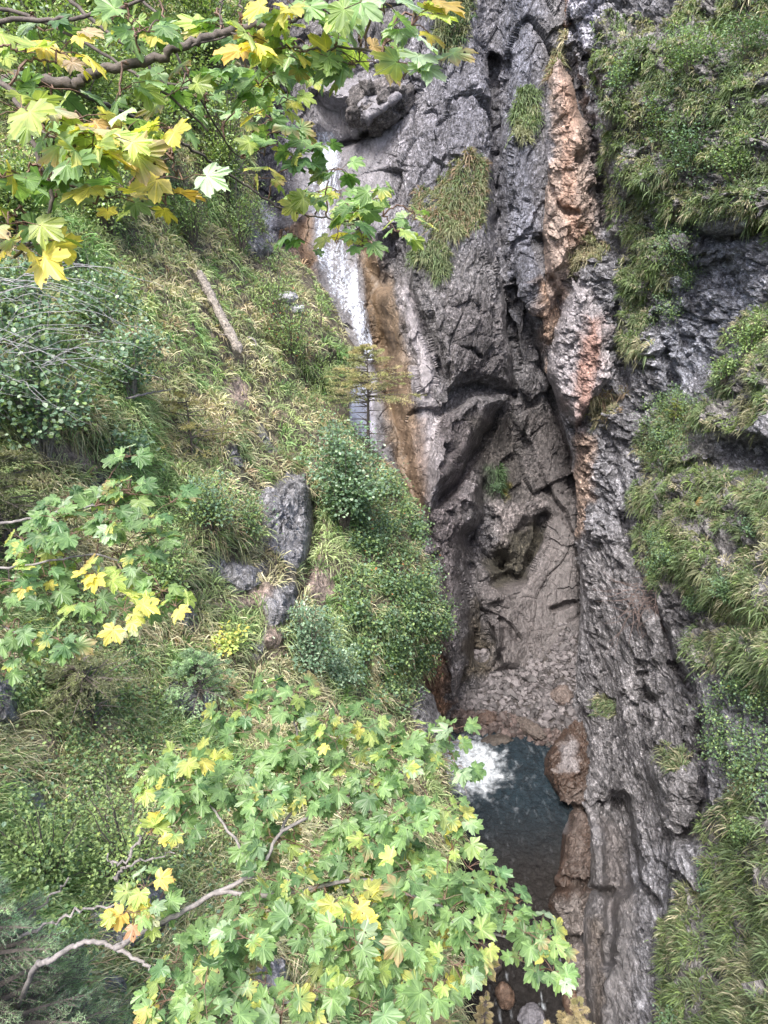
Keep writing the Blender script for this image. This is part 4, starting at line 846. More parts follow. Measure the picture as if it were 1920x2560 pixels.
# ------------------------------------------------------------------ maples
ML = leaf_tpl('maple')
def maple(name, label, base, skels, ells, scale, twigm=None, tilt=.36):
    """skels: list of (pixel path with t, r0, r1); ells: (cx, cy, rx, ry, t, n, mix)"""
    e = empty(name, base, label, 'tree'); B = np.asarray(base, float)
    allp = []
    for path, r0, r1 in skels:
        P = at([p[0] for p in path], [p[1] for p in path], [p[2] for p in path]); P = smooth_path(P, 7); P = P+rng.normal(0, .004, P.shape)
        allp.append(P)
        SV, ST = tubes([(P-B, np.linspace(r0, r1, len(P)))], 9); mesh('branch', SV, ST, twigm or M_bark, None, e, smooth=True)
    AP = np.concatenate(allp)
    tw = []; pos = []; D = []; U = []; CC = []; S = []
    for cx, cy, rx, ry, t, n, mix in ells:
        n = int(round(n*(1.5 if tilt < .5 else 1.2)))
        c0 = at(cx, cy, t+.12); j = np.argmin(((AP-c0)**2).sum(1)); s = AP[j]
        mid = (s+c0)/2+np.array([0, 0, .04]); P = smooth_path(np.array([s, mid, c0]), 6, .004); tw.append((P-B, np.linspace(.0045, .0028, len(P))))
        nn = max(1, n//5)
        nodes = []
        for q in range(nn):
            a = rng.uniform(0, 2*math.pi); rr = rng.uniform(.25, .95)**.5
            nd = at(cx+math.cos(a)*rr*rx*.85, cy+math.sin(a)*rr*ry*.85, t+rng.normal(0, .13)); nodes.append(nd)
            tw.append((smooth_path(np.array([c0, (c0+nd)/2+np.array([0, 0, .02]), nd]), 4)-B, np.linspace(.0035, .002, 9)))
        for q in range(n):
            nd = nodes[q % nn]; a = rng.uniform(0, 2*math.pi)
            d = nrm(np.array([math.cos(a), math.sin(a)*.9, rng.uniform(-.45, .15)])); pl_ = rng.uniform(.05, .12)*scale
            p1 = nd+d*pl_+np.array([0, 0, rng.uniform(-.01, .05)]); tw.append((np.array([nd, (nd+p1)/2+[0, 0, .008], p1])-B, [.0017, .0014, .0012]))
            pos.append(p1); D.append(d+np.array([0, -.15, -.25])); U.append(nrm(np.array([rng.normal(0, tilt), -.35+rng.normal(0, tilt), 1.0])))
            S.append(rng.uniform(.55, 1.15)*.09*scale); w_ = rng.uniform(0, .45); CC.append(lcols(mix, 1)[0]*(1-w_)+lcols(mix, 1)[0]*w_)
    pos = np.array(pos)-B; D = nrm(np.array(D)); U = np.array(U); S = np.array(S); CC = np.array(CC); n = len(pos)
    X_, Y_, Z_ = frames(D, U)
    tv, tt, cv = ML; m = len(tv)
    V, T, C = scatter(tv, tt, pos, X_, Y_, Z_, S, CC, cv)
    V = V.reshape(n, m, 3); r2 = (tv[:, :2]**2).sum(1)
    curl = rng.normal(.0, .12, n); V = V+(Z_[:, None]*(curl[:, None]*r2[None]*S[:, None])[..., None])
    V = V+Z_[:, None]*((tv[:, 0]**2)[None]*(rng.normal(.12, .22, n)*S)[:, None])[..., None]
    V = V+rng.normal(0, 1, V.shape)*(S*.025)[:, None, None]
    C = C.reshape(n, m, 3)
    # autumn edges: some leaves turn yellow or brown from the rim inwards
    au = rng.uniform(0, 1, n) < .09; rim = (r2 > .35)
    C[np.ix_(au, rim)] = C[np.ix_(au, rim)]*.4+np.array(LC['yellow'])*.6
    au2 = rng.uniform(0, 1, n) < .05
    C[np.ix_(au2, rim)] = C[np.ix_(au2, rim)]*.3+np.array(LC['brown'])*.7
    UV = np.tile(tv[:, :2], (n, 1))
    mesh('foliage', V.reshape(-1, 3), T, M_maple, C.reshape(-1, 3), e, smooth=False, UV=UV)
    SV, ST = tubes(tw, 4); mesh('twigs', SV, ST, M_twig, None, e)
    return e
G = {'maple': 6, 'mapled': 2, 'ygreen': .35, 'yellow': .04, 'pale': .2}; GY = {'maple': 6, 'ygreen': 1.7, 'yellow': .55, 'pale': .4, 'orange': .05}; YY = {'yellow': 4, 'ygreen': 3, 'orange': .3, 'maple': 1.2}; YB = {'yellow': 3.6, 'brown': 1.1, 'orange': .3, 'ygreen': 3, 'cream': .6, 'maple': 2, 'pale': 1.5}
BR = {'pale': 5, 'maple': 1.5, 'ygreen': .5}  # pale mix: blown-out highlights on the top maple leaves put into their colour
def tM2(py): return 4.75-(py-1750)/800*1.45
sk = lambda pts: [(x, y, t) for x, y, t in pts]
maple('maple_tree', 'large green maple spreading across the lower middle with a pale grey bough', at(60, 2900, 3.6), [
   (sk([(-40, 2640, 6.0), (40, 2520, 5.0), (85, 2420, 4.0), (125, 2402, 3.75), (190, 2362, 3.8), (240, 2355, 3.8), (290, 2370, 3.8), (350, 2400, 3.75), (400, 2430, 3.7), (560, 2480, 3.5), (780, 2500, 3.4), (1000, 2430, 3.5)]), .019, .004),
   (sk([(290, 2370, 3.8), (350, 2330, 3.8), (440, 2288, 3.85), (540, 2232, 3.95), (640, 2180, 4.0), (700, 2080, 4.2), (760, 1950, 4.5), (740, 1830, 4.75), (730, 1760, 4.85)]), .018, .005),
   (sk([(540, 2232, 3.95), (700, 2235, 3.95), (900, 2200, 4.0), (1080, 2260, 3.95), (1230, 2330, 3.85), (1400, 2390, 3.75)]), .014, .005),
   (sk([(700, 2080, 4.2), (850, 2000, 4.4), (1000, 1930, 4.6), (1120, 1880, 4.65)]), .011, .005),
   (sk([(640, 2180, 4.0), (560, 2060, 4.3), (480, 1960, 4.5), (400, 1930, 4.5)]), .010, .004)],
 [(x, y, rx, ry, tM2(y)+dt, n, mx) for x, y, rx, ry, dt, n, mx in [
   (700, 1740, 80, 45, 0, 16, G), (620, 1800, 90, 55, .1, 18, G), (760, 1810, 90, 60, 0, 18, G), (870, 1830, 90, 60, 0, 20, GY), (960, 1800, 50, 50, .1, 8, G), (660, 1880, 90, 60, 0, 20, G), (790, 1900, 90, 60, .1, 20, G), (930, 1900, 90, 60, 0, 18, GY), (1050, 1860, 60, 50, 0, 12, GY), (1125, 1840, 45, 40, 0, 9, G), (1140, 1920, 40, 40, 0, 7, G),
   (500, 1890, 80, 45, 0, 14, GY), (430, 1920, 90, 50, 0, 14, GY), (360, 1960, 50, 40, .1, 6, GY), (520, 1980, 100, 55, 0, 20, G), (420, 2030, 80, 60, 0, 12, G), (420, 2080, 60, 40, 0, 6, YY), (620, 2010, 90, 70, .1, 18, G), (740, 2000, 90, 70, 0, 18, G), (860, 1990, 90, 70, 0, 20, G), (960, 2010, 80, 60, 0, 16, G),
   (740, 2110, 90, 60, .1, 16, G), (880, 2100, 90, 60, 0, 18, G), (1000, 2100, 80, 60, 0, 16, G), (1100, 2060, 60, 60, 0, 12, GY), (1130, 2120, 50, 55, 0, 10, GY), (620, 2100, 60, 50, .2, 7, G), (1060, 2180, 80, 50, 0, 14, G), (1190, 2190, 60, 50, 0, 10, G), (940, 2180, 90, 50, .1, 16, G), (820, 2200, 80, 60, .1, 14, G), (700, 2220, 70, 50, 0, 10, G),
   (1000, 2270, 90, 50, 0, 14, G), (1120, 2280, 80, 50, 0, 12, G), (1240, 2270, 70, 50, 0, 12, G), (1270, 2250, 45, 35, 0, 7, G), (890, 2260, 50, 45, -.1, 8, YY), (1200, 2370, 90, 45, 0, 12, GY), (1290, 2360, 60, 50, 0, 10, G), (1355, 2365, 50, 50, 0, 11, GY), (1350, 2425, 45, 25, 0, 5, GY), (1060, 2370, 80, 50, 0, 12, G), (940, 2360, 90, 60, 0, 14, G), (820, 2350, 90, 60, 0, 14, G),
   (600, 2290, 90, 60, 0, 14, G), (680, 2330, 80, 60, 0, 12, G), (560, 2360, 70, 50, 0, 10, G), (500, 2420, 80, 50, -.1, 10, G), (600, 2450, 90, 50, -.1, 12, G), (470, 2500, 90, 50, -.1, 12, G), (380, 2520, 60, 40, 0, 8, GY), (560, 2550, 90, 40, -.1, 10, G), (1050, 2450, 70, 40, 0, 8, GY), (1150, 2450, 60, 50, 0, 8, G), (930, 2450, 70, 50, 0, 8, GY), (820, 2470, 60, 50, 0, 6, GY), (900, 2540, 90, 40, 0, 10, G), (700, 2560, 60, 40, 0, 6, G),
   (340, 2215, 40, 35, -.2, 6, YB), (310, 2285, 45, 35, -.2, 6, YB), (370, 2265, 35, 40, -.1, 5, GY)]], 1.0, M_barkg)
maple('maple_tree', 'maple branch with green and a few yellow leaves at the left edge', at(-150, 1400, 4.3), [
   (sk([(-620, 1900, 5.6), (-520, 1500, 4.9), (-380, 1330, 4.5), (-150, 1310, 4.3), (0, 1308, 4.3), (80, 1295, 4.3), (160, 1275, 4.3), (240, 1262, 4.3)]), .014, .005),
   (sk([(-500, 1470, 4.8), (-300, 1430, 4.5), (-150, 1400, 4.3), (0, 1420, 4.3), (140, 1400, 4.3), (260, 1390, 4.3), (380, 1440, 4.3)]), .012, .004),
   (sk([(-520, 1530, 4.9), (-300, 1480, 4.5), (-150, 1460, 4.3), (0, 1560, 4.2), (80, 1600, 4.1)]), .012, .004)],
 [(310, 1150, 60, 25, 4.4, 5, G), (330, 1200, 100, 45, 4.4, 12, G), (420, 1240, 50, 35, 4.4, 5, G), (280, 1230, 70, 35, 4.4, 8, G), (340, 1290, 80, 40, 4.3, 10, G), (150, 1330, 80, 30, 4.3, 8, G), (260, 1330, 80, 35, 4.3, 9, G), (120, 1280, 60, 20, 4.3, 4, G), (60, 1360, 50, 25, 4.3, 4, G), (300, 1400, 90, 35, 4.3, 10, G), (180, 1400, 70, 35, 4.3, 8, G), (130, 1440, 60, 20, 4.2, 4, YY), (220, 1440, 50, 25, 4.2, 4, YY), (60, 1470, 80, 35, 4.2, 9, G), (180, 1500, 90, 30, 4.2, 9, G), (270, 1520, 50, 25, 4.1, 5, YY), (330, 1500, 50, 35, 4.1, 4, GY), (420, 1520, 45, 45, 4.1, 7, GY), (370, 1470, 60, 35, 4.2, 6, G), (50, 1550, 70, 35, 4.1, 8, G), (130, 1590, 50, 25, 4.1, 5, G), (40, 1620, 60, 35, 4.1, 7, G), (330, 1560, 40, 20, 4.1, 2, YB), (10, 1690, 22, 14, 4.0, 2, YB), (200, 1260, 120, 50, 4.4, 12, G), (100, 1400, 100, 50, 4.3, 12, G), (350, 1330, 70, 50, 4.3, 9, G)], 1.08, M_barkg)
maple('maple_tree', 'overhanging maple branches with yellow, brown and green leaves across the top left', at(-260, 120, 2.4), [
   (sk([(-950, 1700, 4.0), (-900, 900, 3.4), (-760, 350, 2.9), (-500, 130, 2.6), (-260, 70, 2.5)]), .07, .02), (sk([(-760, 350, 2.9), (-500, 200, 2.3), (-200, 150, 2.0)]), .03, .01), (sk([(-500, 130, 2.6), (-350, 0, 2.6), (-200, -60, 2.6)]), .02, .008),
   (sk([(-500, 130, 2.6), (-260, 120, 2.4), (-60, 190, 2.35), (100, 198, 2.3), (185, 213, 2.3), (215, 190, 2.3), (260, 170, 2.3), (350, 156, 2.3), (430, 128, 2.3), (520, 92, 2.3), (620, 70, 2.3), (720, 50, 2.3), (800, 15, 2.3), (860, -60, 2.3)]), .020, .009),
   (sk([(-260, 70, 2.5), (0, 52, 2.5), (150, 45, 2.5), (260, 30, 2.5), (400, -10, 2.5)]), .010, .005),
   (sk([(-200, -60, 2.6), (0, 20, 2.6), (130, 60, 2.6), (300, 165, 2.6), (420, 240, 2.6), (520, 330, 2.7)]), .008, .004),
   (sk([(120, -60, 2.7), (230, 50, 2.7), (350, 140, 2.7), (400, 200, 2.7), (480, 222, 2.7), (600, 205, 2.7), (700, 165, 2.7)]), .008, .003),
   (sk([(100, 198, 2.3), (220, 240, 2.6), (330, 290, 2.9), (430, 345, 3.1), (520, 400, 3.3), (610, 460, 3.5), (690, 515, 3.6), (760, 535, 3.7), (860, 552, 3.7), (960, 540, 3.7)]), .009, .003),
   (sk([(430, 128, 2.3), (500, 110, 2.3), (590, 85, 2.3)]), .005, .003), (sk([(670, 70, 2.2), (700, 105, 2.2), (750, 125, 2.2), (860, 122, 2.2), (960, 140, 2.1)]), .005, .003),
   (sk([(300, -60, 2.7), (400, 50, 2.7), (470, 190, 2.8), (560, 350, 3.1), (600, 390, 3.2)]), .006, .003), (sk([(556, -60, 2.2), (553, 70, 2.2)]), .004, .003), (sk([(596, -60, 2.2), (600, 65, 2.2)]), .004, .003),
   (sk([(-200, 150, 2.0), (0, 200, 2.0), (60, 300, 2.0), (100, 400, 2.0), (125, 500, 2.0), (105, 560, 2.0), (40, 640, 2.0)]), .009, .004),
   (sk([(100, 330, 2.0), (250, 360, 2.0), (420, 400, 2.1)]), .004, .003)],
 [(40, 130, 60, 60, 1.9, 5, YB), (140, 160, 70, 35, 1.95, 5, YB), (60, 200, 50, 40, 2.2, 4, G), (40, 300, 70, 50, 1.8, 6, YB), (130, 240, 40, 40, 2.2, 3, G), (210, 310, 70, 40, 1.9, 6, YB), (110, 350, 60, 40, 1.9, 5, GY), (280, 330, 70, 40, 1.95, 6, YY), (340, 350, 70, 40, 1.95, 5, BR), (420, 350, 60, 40, 2.0, 5, YY), (300, 240, 50, 30, 2.1, 3, GY),
  (60, 450, 70, 50, 1.85, 7, GY), (180, 430, 70, 40, 1.9, 6, GY), (250, 400, 60, 40, 1.9, 5, YB), (240, 510, 60, 30, 1.95, 4, YB), (200, 470, 50, 30, 2.0, 3, G), (330, 460, 40, 30, 2.1, 3, G), (440, 440, 40, 30, 2.0, 2, YB), (415, 510, 45, 22, 2.0, 3, YY), (40, 590, 50, 50, 1.85, 5, YY), (30, 540, 40, 30, 1.8, 3, YB),
  (330, 60, 60, 40, 2.4, 5, G), (410, 60, 60, 50, 2.3, 6, G), (340, 95, 30, 20, 2.1, 2, YY), (280, 50, 60, 40, 2.6, 4, G), (80, 90, 60, 30, 2.5, 4, G), (540, 40, 60, 40, 2.3, 7, GY), (610, 90, 40, 40, 2.1, 4, YB), (690, 60, 60, 60, 2.2, 8, GY), (730, 110, 70, 50, 2.3, 8, GY), (660, 120, 60, 40, 2.4, 6, GY), (790, 30, 60, 50, 2.1, 7, GY), (850, 60, 60, 50, 2.1, 6, BR), (960, 30, 70, 50, 2.0, 6, BR), (1040, 40, 30, 40, 2.0, 3, YY), (900, 130, 50, 30, 2.1, 4, YB), (960, 110, 70, 40, 1.95, 5, BR), (1010, 190, 60, 35, 1.95, 4, BR), (870, 180, 50, 40, 2.4, 6, GY), (800, 150, 60, 50, 2.5, 7, G),
  (580, 130, 50, 40, 2.6, 6, GY), (540, 200, 60, 35, 2.7, 8, G), (620, 200, 70, 40, 2.7, 9, GY), (470, 190, 50, 30, 2.7, 5, G), (700, 190, 70, 40, 2.7, 9, G), (770, 210, 60, 40, 2.8, 7, G), (440, 250, 28, 25, 2.6, 2, GY), (520, 255, 40, 25, 2.8, 3, G), (660, 240, 50, 30, 2.9, 6, G), (720, 250, 50, 30, 2.9, 3, YB),
  (680, 300, 60, 35, 3.1, 8, G), (740, 330, 50, 35, 3.1, 7, G), (660, 390, 60, 40, 3.2, 7, G), (780, 380, 40, 25, 3.2, 4, G), (720, 420, 60, 35, 3.3, 7, G), (820, 440, 55, 30, 3.4, 6, G), (640, 460, 40, 20, 3.4, 4, YY), (730, 490, 60, 30, 3.5, 7, GY), (800, 480, 60, 30, 3.5, 8, GY), (860, 510, 60, 35, 3.6, 9, GY), (930, 540, 60, 35, 3.6, 9, GY), (980, 490, 50, 35, 3.6, 8, GY), (1030, 530, 45, 25, 3.6, 6, BR), (900, 580, 60, 30, 3.6, 8, G), (980, 590, 40, 30, 3.6, 6, GY), (770, 590, 35, 25, 3.6, 4, G), (840, 610, 35, 30, 3.6, 4, YY), (560, 310, 60, 40, 3.0, 3, G)], .9, M_bark, .6)

# ------------------------------------------------------------------ water
ZW = .25
def wmat(name):
    m, nt, out = newmat(name); L = nt.links.new
    at_ = N(nt, 'ShaderNodeAttribute', attribute_name='Col'); tc = N(nt, 'ShaderNodeTexCoord')
    n = N(nt, 'ShaderNodeTexNoise', Scale=5.0, Detail=7.0, Roughness=.7, Distortion=1.2); L(tc.outputs['Object'], n.inputs['Vector'])
    p = N(nt, 'ShaderNodeBsdfPrincipled', Roughness=.12, IOR=1.33)
    L(mul(nt, at_.outputs['Color'], ramp(nt, n.outputs['Fac'], [(.3, (.7,)*3), (.7, (1.35,)*3)])), p.inputs['Base Color'])
    sep = N(nt, 'ShaderNodeSeparateColor'); L(at_.outputs['Color'], sep.inputs[0])
    r = ramp(nt, sep.outputs[0], [(.06, (.1,)*3), (.4, (.8,)*3)]); L(r, p.inputs['Roughness'])
    bp = N(nt, 'ShaderNodeBump', Strength=1.0, Distance=.12); L(n.outputs['Fac'], bp.inputs['Height']); L(bp.outputs[0], p.inputs['Normal'])
    L(p.outputs[0], out.inputs[0]); return m
M_water = wmat('stream_water')
nx_, ny_ = 300, 640
gx, gy = np.meshgrid(np.linspace(-1.5, 9.5, nx_), np.linspace(10, 30.5, ny_))
Q = np.stack([gx, gy, gx*0], -1).reshape(-1, 3)
def wl0(px, py):
    r = Fv+((px-960)/FPX)*Rv-((py-1280)/FPX)*Uv; return CAM+r*((ZW-CAM[2])/r[2])
# photo pixel of each water point, to place foam where the fall plunges
def topx(P):
    d = P-CAM; t = d@Fv; return 960+FPX*(d@Rv)/t, 1280-FPX*(d@Uv)/t
plunge = wl0(1172, 1910)
dist = np.sqrt((gx-plunge[0])**2+((gy-plunge[1])*.9)**2)
fo = fbm(Q*2.2+5, 5, 900).reshape(gx.shape); fo2 = ridged(Q*1.6, 4, 905).reshape(gx.shape)
fw = fbm(Q*4.5+2, 5, 903, .65).reshape(gx.shape)
foam = sst(0, 1, np.clip(1.45-dist/1.45+fo*.75+fw*.35, 0, 1.0))**1.3*np.clip(.72+fw*1.1, .2, 1)
Qw_ = Q*np.array([1.5, .9, 1])+.7*np.stack([vnoise(Q*.9, 920), vnoise(Q*.9, 921), Q[:, 0]*0], -1)
fo3 = fbm(Qw_*1.3, 6, 925, .62).reshape(gx.shape); foam = np.maximum(foam, sst(.10, .55, fo3)*np.clip(1.7-dist/2.6, 0, 1)*.40)
down = sst(17.5, 13.5, gy); fo4 = fbm(Q*np.array([5, 1.6, 1]), 5, 930, .6).reshape(gx.shape); foam = np.maximum(foam, sst(.18, .55, fo4)*(down*.75+.10))
Cw = np.tile(np.array([.013, .022, .029]), (*gx.shape, 1)); sh = sst(22.5, 18, gy)[..., None]
Cw = Cw*(1+1.1*np.clip(fbm(Qw_*1.8, 5, 940, .65).reshape(gx.shape), -.6, .8)[..., None]); Cw = Cw*(1-sh)+np.array([.020, .018, .017])*sh
edge = sst(26.0, 27.2, gy)[..., None]; Cw = Cw*(1-edge)+np.array([.03, .025, .021])*edge
Cw = Cw*(1-foam[..., None])+np.array([.78, .84, .9])*foam[..., None]
wz = ZW+.20*fbm(Q*np.array([3.4, 2.2, 1]), 5, 910, .7).reshape(gx.shape)+.10*foam*fbm(Q*3, 3, 911).reshape(gx.shape)+.06*ridged(Q*np.array([2.4, 1.0, 1]), 3, 912).reshape(gx.shape)*down-1.2*sst(16, 11, gy)
idx = np.arange(nx_*ny_).reshape(ny_, nx_); q = np.stack([idx[:-1, :-1], idx[:-1, 1:], idx[1:, 1:], idx[1:, :-1]], -1).reshape(-1, 4)
tag(mesh('stream_water', np.stack([gx, gy, wz], -1).reshape(-1, 3), q, M_water, Cw.reshape(-1, 3), smooth=True), 'dark teal plunge pool and stream at the bottom of the gorge', kind='structure')

# waterfall sheets
def fallmat():
    m, nt, out = newmat('falling_water'); L = nt.links.new
    tc = N(nt, 'ShaderNodeTexCoord'); mp = N(nt, 'ShaderNodeMapping'); mp.inputs['Scale'].default_value = (1, 1, .10); L(tc.outputs['Object'], mp.inputs[0])
    n = N(nt, 'ShaderNodeTexNoise', Scale=9.0, Detail=8.0, Roughness=.75, Distortion=.3); L(mp.outputs[0], n.inputs['Vector'])
    at_ = N(nt, 'ShaderNodeAttribute', attribute_name='Col')
    p = N(nt, 'ShaderNodeBsdfPrincipled', Roughness=.45); p.inputs['Base Color'].default_value = (.62, .68, .80, 1)
    tr = N(nt, 'ShaderNodeBsdfTransparent'); mx = N(nt, 'ShaderNodeMixShader')
    sep = N(nt, 'ShaderNodeSeparateColor'); L(at_.outputs['Color'], sep.inputs[0])
    a = N(nt, 'ShaderNodeMath', operation='ADD'); L(n.outputs['Fac'], a.inputs[0]); L(sep.outputs[0], a.inputs[1])
    r = ramp(nt, a.outputs[0], [(.74, (0, 0, 0)), (.96, (.92,)*3)]); L(r, mx.inputs[0]); L(tr.outputs[0], mx.inputs[1]); L(p.outputs[0], mx.inputs[2]); L(mx.outputs[0], out.inputs[0]); return m
M_fall = fallmat()
def fall(lpts, rpts, off, label, dn=.31):
    n = 160; m = 60
    ys = np.linspace(lpts[0][1], lpts[-1][1], n); a = np.interp(ys, [p[1] for p in lpts], [p[0] for p in lpts]); b = np.interp(ys, [p[1] for p in rpts], [p[0] for p in rpts])
    s = np.linspace(0, 1, m); PX = a[:, None]+(b-a)[:, None]*s; PY = np.repeat(ys[:, None], m, 1)
    i, j = FAR.ij(PX, PY); P = FAR.P[i, j].copy()
    t = (P-CAM)@Fv
    for _ in range(40): t[1:-1] = (t[1:-1]+t[:-2]+t[2:])/3; t[:, 1:-1] = (t[:, 1:-1]+t[:, :-2]+t[:, 2:])/3
    t = t-off; P = at(PX, PY, t)
    Q = P.reshape(-1, 3)*np.array([2.5, 2.5, .5]); dsp = .16*fbm(Q, 4, 950).reshape(PX.shape); P = P+np.array([0, -1, 0])*dsp[..., None]
    den = dn-.40*np.abs(2*s-1)**3+.42*fbm(np.stack([PX/22, PY/160, PX*0], -1).reshape(-1, 3), 3, 77).reshape(PX.shape)+0*PX
    idx = np.arange(n*m).reshape(n, m); q = np.stack([idx[:-1, :-1], idx[1:, :-1], idx[1:, 1:], idx[:-1, 1:]], -1).reshape(-1, 4)
    tag(mesh('waterfall', P.reshape(-1, 3), q, M_fall, np.repeat(den.reshape(-1, 1), 3, 1), smooth=True), label, kind='structure')
fall([(770, 330), (757, 540), (767, 640), (822, 741), (887, 871), (900, 900)], [(855, 330), (872, 540), (900, 645), (924, 741), (950, 871), (956, 900)], .6, 'white upper waterfall dropping behind the grassy shoulder')
fall([(868, 960), (862, 1040), (870, 1150)], [(935, 960), (945, 1060), (960, 1180)], .4, 'white lower section of the fall behind the yellowing spruce', .38)
pt_ = at(1128, 1915, 31.8); pt0 = at(1090, 1780, 32.6)

# ------------------------------------------------------------------ stones
def ico(sub):
    import bmesh
    bm = bmesh.new(); bmesh.ops.create_icosphere(bm, subdivisions=sub, radius=1.0); V = np.array([v.co[:] for v in bm.verts]); T = np.array([[v.index for v in f.verts] for f in bm.faces]); bm.free(); return V, T
I1, I2, I5 = ico(1), ico(2), ico(5)
# gravel bank: sheet plus pebbles
gx, gy = np.meshgrid(np.linspace(1.5, 10.5, 200), np.linspace(24.6, 32.5, 190))
Q = np.stack([gx, gy, gx*0], -1).reshape(-1, 3)
shore = 26.55+.35*np.sin(gx*1.3)-.30*(gx-5.5)
def bankz(x, y):
    sh = 26.1+.25*np.sin(x*1.3)+.3*np.sin(x*3.1+1)*.4-.30*(x-5.5)
    q = np.stack([x, y, x*0], -1).reshape(-1, 3)
    return ZW+.42*(y-sh)+.10*fbm(q*.9, 3, 700).reshape(np.shape(x))
gz = bankz(gx, gy)
idx = np.arange(gx.size).reshape(gx.shape); q = np.stack([idx[:-1, :-1], idx[:-1, 1:], idx[1:, 1:], idx[1:, :-1]], -1).reshape(-1, 4)
M_stone = rock_mat('stones', (0, 0, 1), 1.0, .55, .35, .45)
tag(mesh('gravel_bank', np.stack([gx, gy, gz], -1).reshape(-1, 3), q, M_stone, np.tile([.028, .023, .021], (gx.size, 1))), 'sloping bank of gravel behind the pool', kind='structure')
n = 4600; px_ = rng.uniform(2.0, 10, n); py_ = rng.uniform(25.2, 31.5, n); pz_ = bankz(px_, py_)
ok = pz_ > ZW-.12; px_, py_, pz_ = px_[ok], py_[ok], pz_[ok]; n = len(px_)
S = .05+.17*rng.uniform(0, 1, n)**3
big = rng.uniform(0, 1, n) < .02; S[big] *= 1.7
tv = I1[0]*np.array([1.25, .9, .6]); D = nrm(rng.normal(0, 1, (n, 3))*[1, 1, .35]); X_, Y_, Z_ = frames(D, nrm(np.array([0, -.3, 1.0])+rng.normal(0, .6, (n, 3))))
gc = np.array([.098, .090, .093])*rng.uniform(.35, 1.7, (n, 1)); low = pz_ < ZW+.35; gc[low] = gc[low]*np.array([.7, .58, .52])
V, T, C_ = scatter(tv, I1[1], np.stack([px_, py_, pz_+S*.2], -1), X_, Y_, Z_, S, gc)
V = V+np.repeat(S, len(tv))[:, None]*rng.normal(0, .12, V.shape)
M_peb = plain_mat('pebbles', .6, True, nscale=14, amt=.3, bump=.02)
tag(mesh('gravel', V, T, M_peb, C_), 'grey and brown pebbles covering the bank behind the pool', 'gravel', None, 'stuff')
def boulder(label, c, rad, col, seed, rot=0, tilt=0, rough=.35, name='boulder', amp=.22, mat=None, wet=None):
    V = I5[0].copy(); n1 = fbm(V*1.1+seed*3.1, 4, seed); f, e_ = facets(V*1.6+seed*2.3, seed+1); f2_, _e = facets(V*4.5+seed, seed+2); f = f+.3*f2_+.5*ridged(V*1.4+seed, 3, seed+4)
    V = V*(1+amp*n1+rough*.3*f)[:, None]; V = V*np.array(rad)
    ca, sa = math.cos(rot), math.sin(rot); V = V@np.array([[ca, sa, 0], [-sa, ca, 0], [0, 0, 1]])
    ct, st = math.cos(tilt), math.sin(tilt); V = V@np.array([[ct, 0, st], [0, 1, 0], [-st, 0, ct]])
    C_ = np.tile(np.array(col), (len(V), 1))*(1+.3*fbm(V*2, 3, seed+5))[:, None]
    if wet is not None:
        m = sst(.05, .2, fbm(V*1.1+7, 3, seed+9))[:, None]; C_ = C_*(1-m)+np.array(wet)*m
    o = mesh(name, V, I5[1], mat or M_stone, C_, smooth=True); o.location = [float(x) for x in c]; tag(o, label, 'boulder' if name == 'boulder' else 'rock'); return o
M_wet = rock_mat('wet_brown_rock', (0, 0, 1), .7, .38, .4, .6)
def wl(px, py, dz=0):
    r = Fv+((px-960)/FPX)*Rv-((py-1280)/FPX)*Uv; t = (ZW+dz-CAM[2])/r[2]; return CAM+r*t
def twat(px, py, dz=0):
    r = Fv+((px-960)/FPX)*Rv-((py-1280)/FPX)*Uv; return (ZW+dz-CAM[2])/r[2]
edgeS = [(1415, 1700), (1400, 1800), (1372, 1850), (1350, 1890), (1343, 1935), (1372, 1975), (1400, 2020), (1402, 2050), (1388, 2085), (1386, 2150), (1362, 2215), (1350, 2270), (1378, 2310), (1395, 2360), (1390, 2420), (1420, 2480), (1430, 2560), (1440, 2900)]
ctrlS = []
for (x, y) in edgeS:
    if y < 1800: continue
    ctrlS += [(x, y, twat(x, y, -.1)), (x+28, y, twat(x+28, y, .75)), (1465, y, twat(1470, y, 1.0)), (1530, y, twat(1530, y, .6)+1.2)]
SHF = Sheet(1805, 2640, 420, pl(edgeS), pl([(1600, 1000), (1600, 3000)]), 170, ctrlS, 'L', [
   ([(1345, 1890), (1430, 1850), (1460, 1960), (1410, 2015), (1370, 1985)], .5, 40), ([(1400, 2050), (1460, 2040), (1475, 2200), (1400, 2200), (1385, 2110)], .5, 40), ([(1360, 2240), (1440, 2230), (1450, 2340), (1390, 2340)], .45, 36)],
   [([(1390, 2025), (1440, 2020), (1480, 2030)], .6, 12), ([(1370, 2218), (1430, 2205), (1480, 2215)], .6, 12), ([(1385, 2350), (1450, 2350)], .5, 10)], warp=16, wrapd=4.0)
h = .40*fbm(flat3(SHF.P)/1.3, 5, 800, .6)+.26*facets(flat3(SHF.P)/.9, 801)[0]+.12*facets(flat3(SHF.P)/.35, 802)[0]+.05*facets(flat3(SHF.P)/.15, 803)[0]
SHF.displace((h*np.clip(1-SHF.over.ravel(), .1, 1)).reshape(SHF.px.shape))
C = np.tile(np.array([.060, .040, .031]), (*SHF.px.shape, 1)).astype(float)
n_ = fbm(flat3(SHF.P)/.8, 4, 810).reshape(SHF.px.shape)[..., None]; C = C*(1+.7*n_)
paint(C, SHF, [(1400, 1860), (1440, 1850), (1445, 1930), (1395, 1925)], (.21, .195, .20), 9)
paint(C, SHF, [(1410, 2040), (1425, 2035), (1412, 2080), (1400, 2080)], (.20, .185, .19), 7)
paint(C, SHF, [(1420, 1980), (1470, 1960), (1470, 2330), (1430, 2330)], (.095, .075, .066), 20)
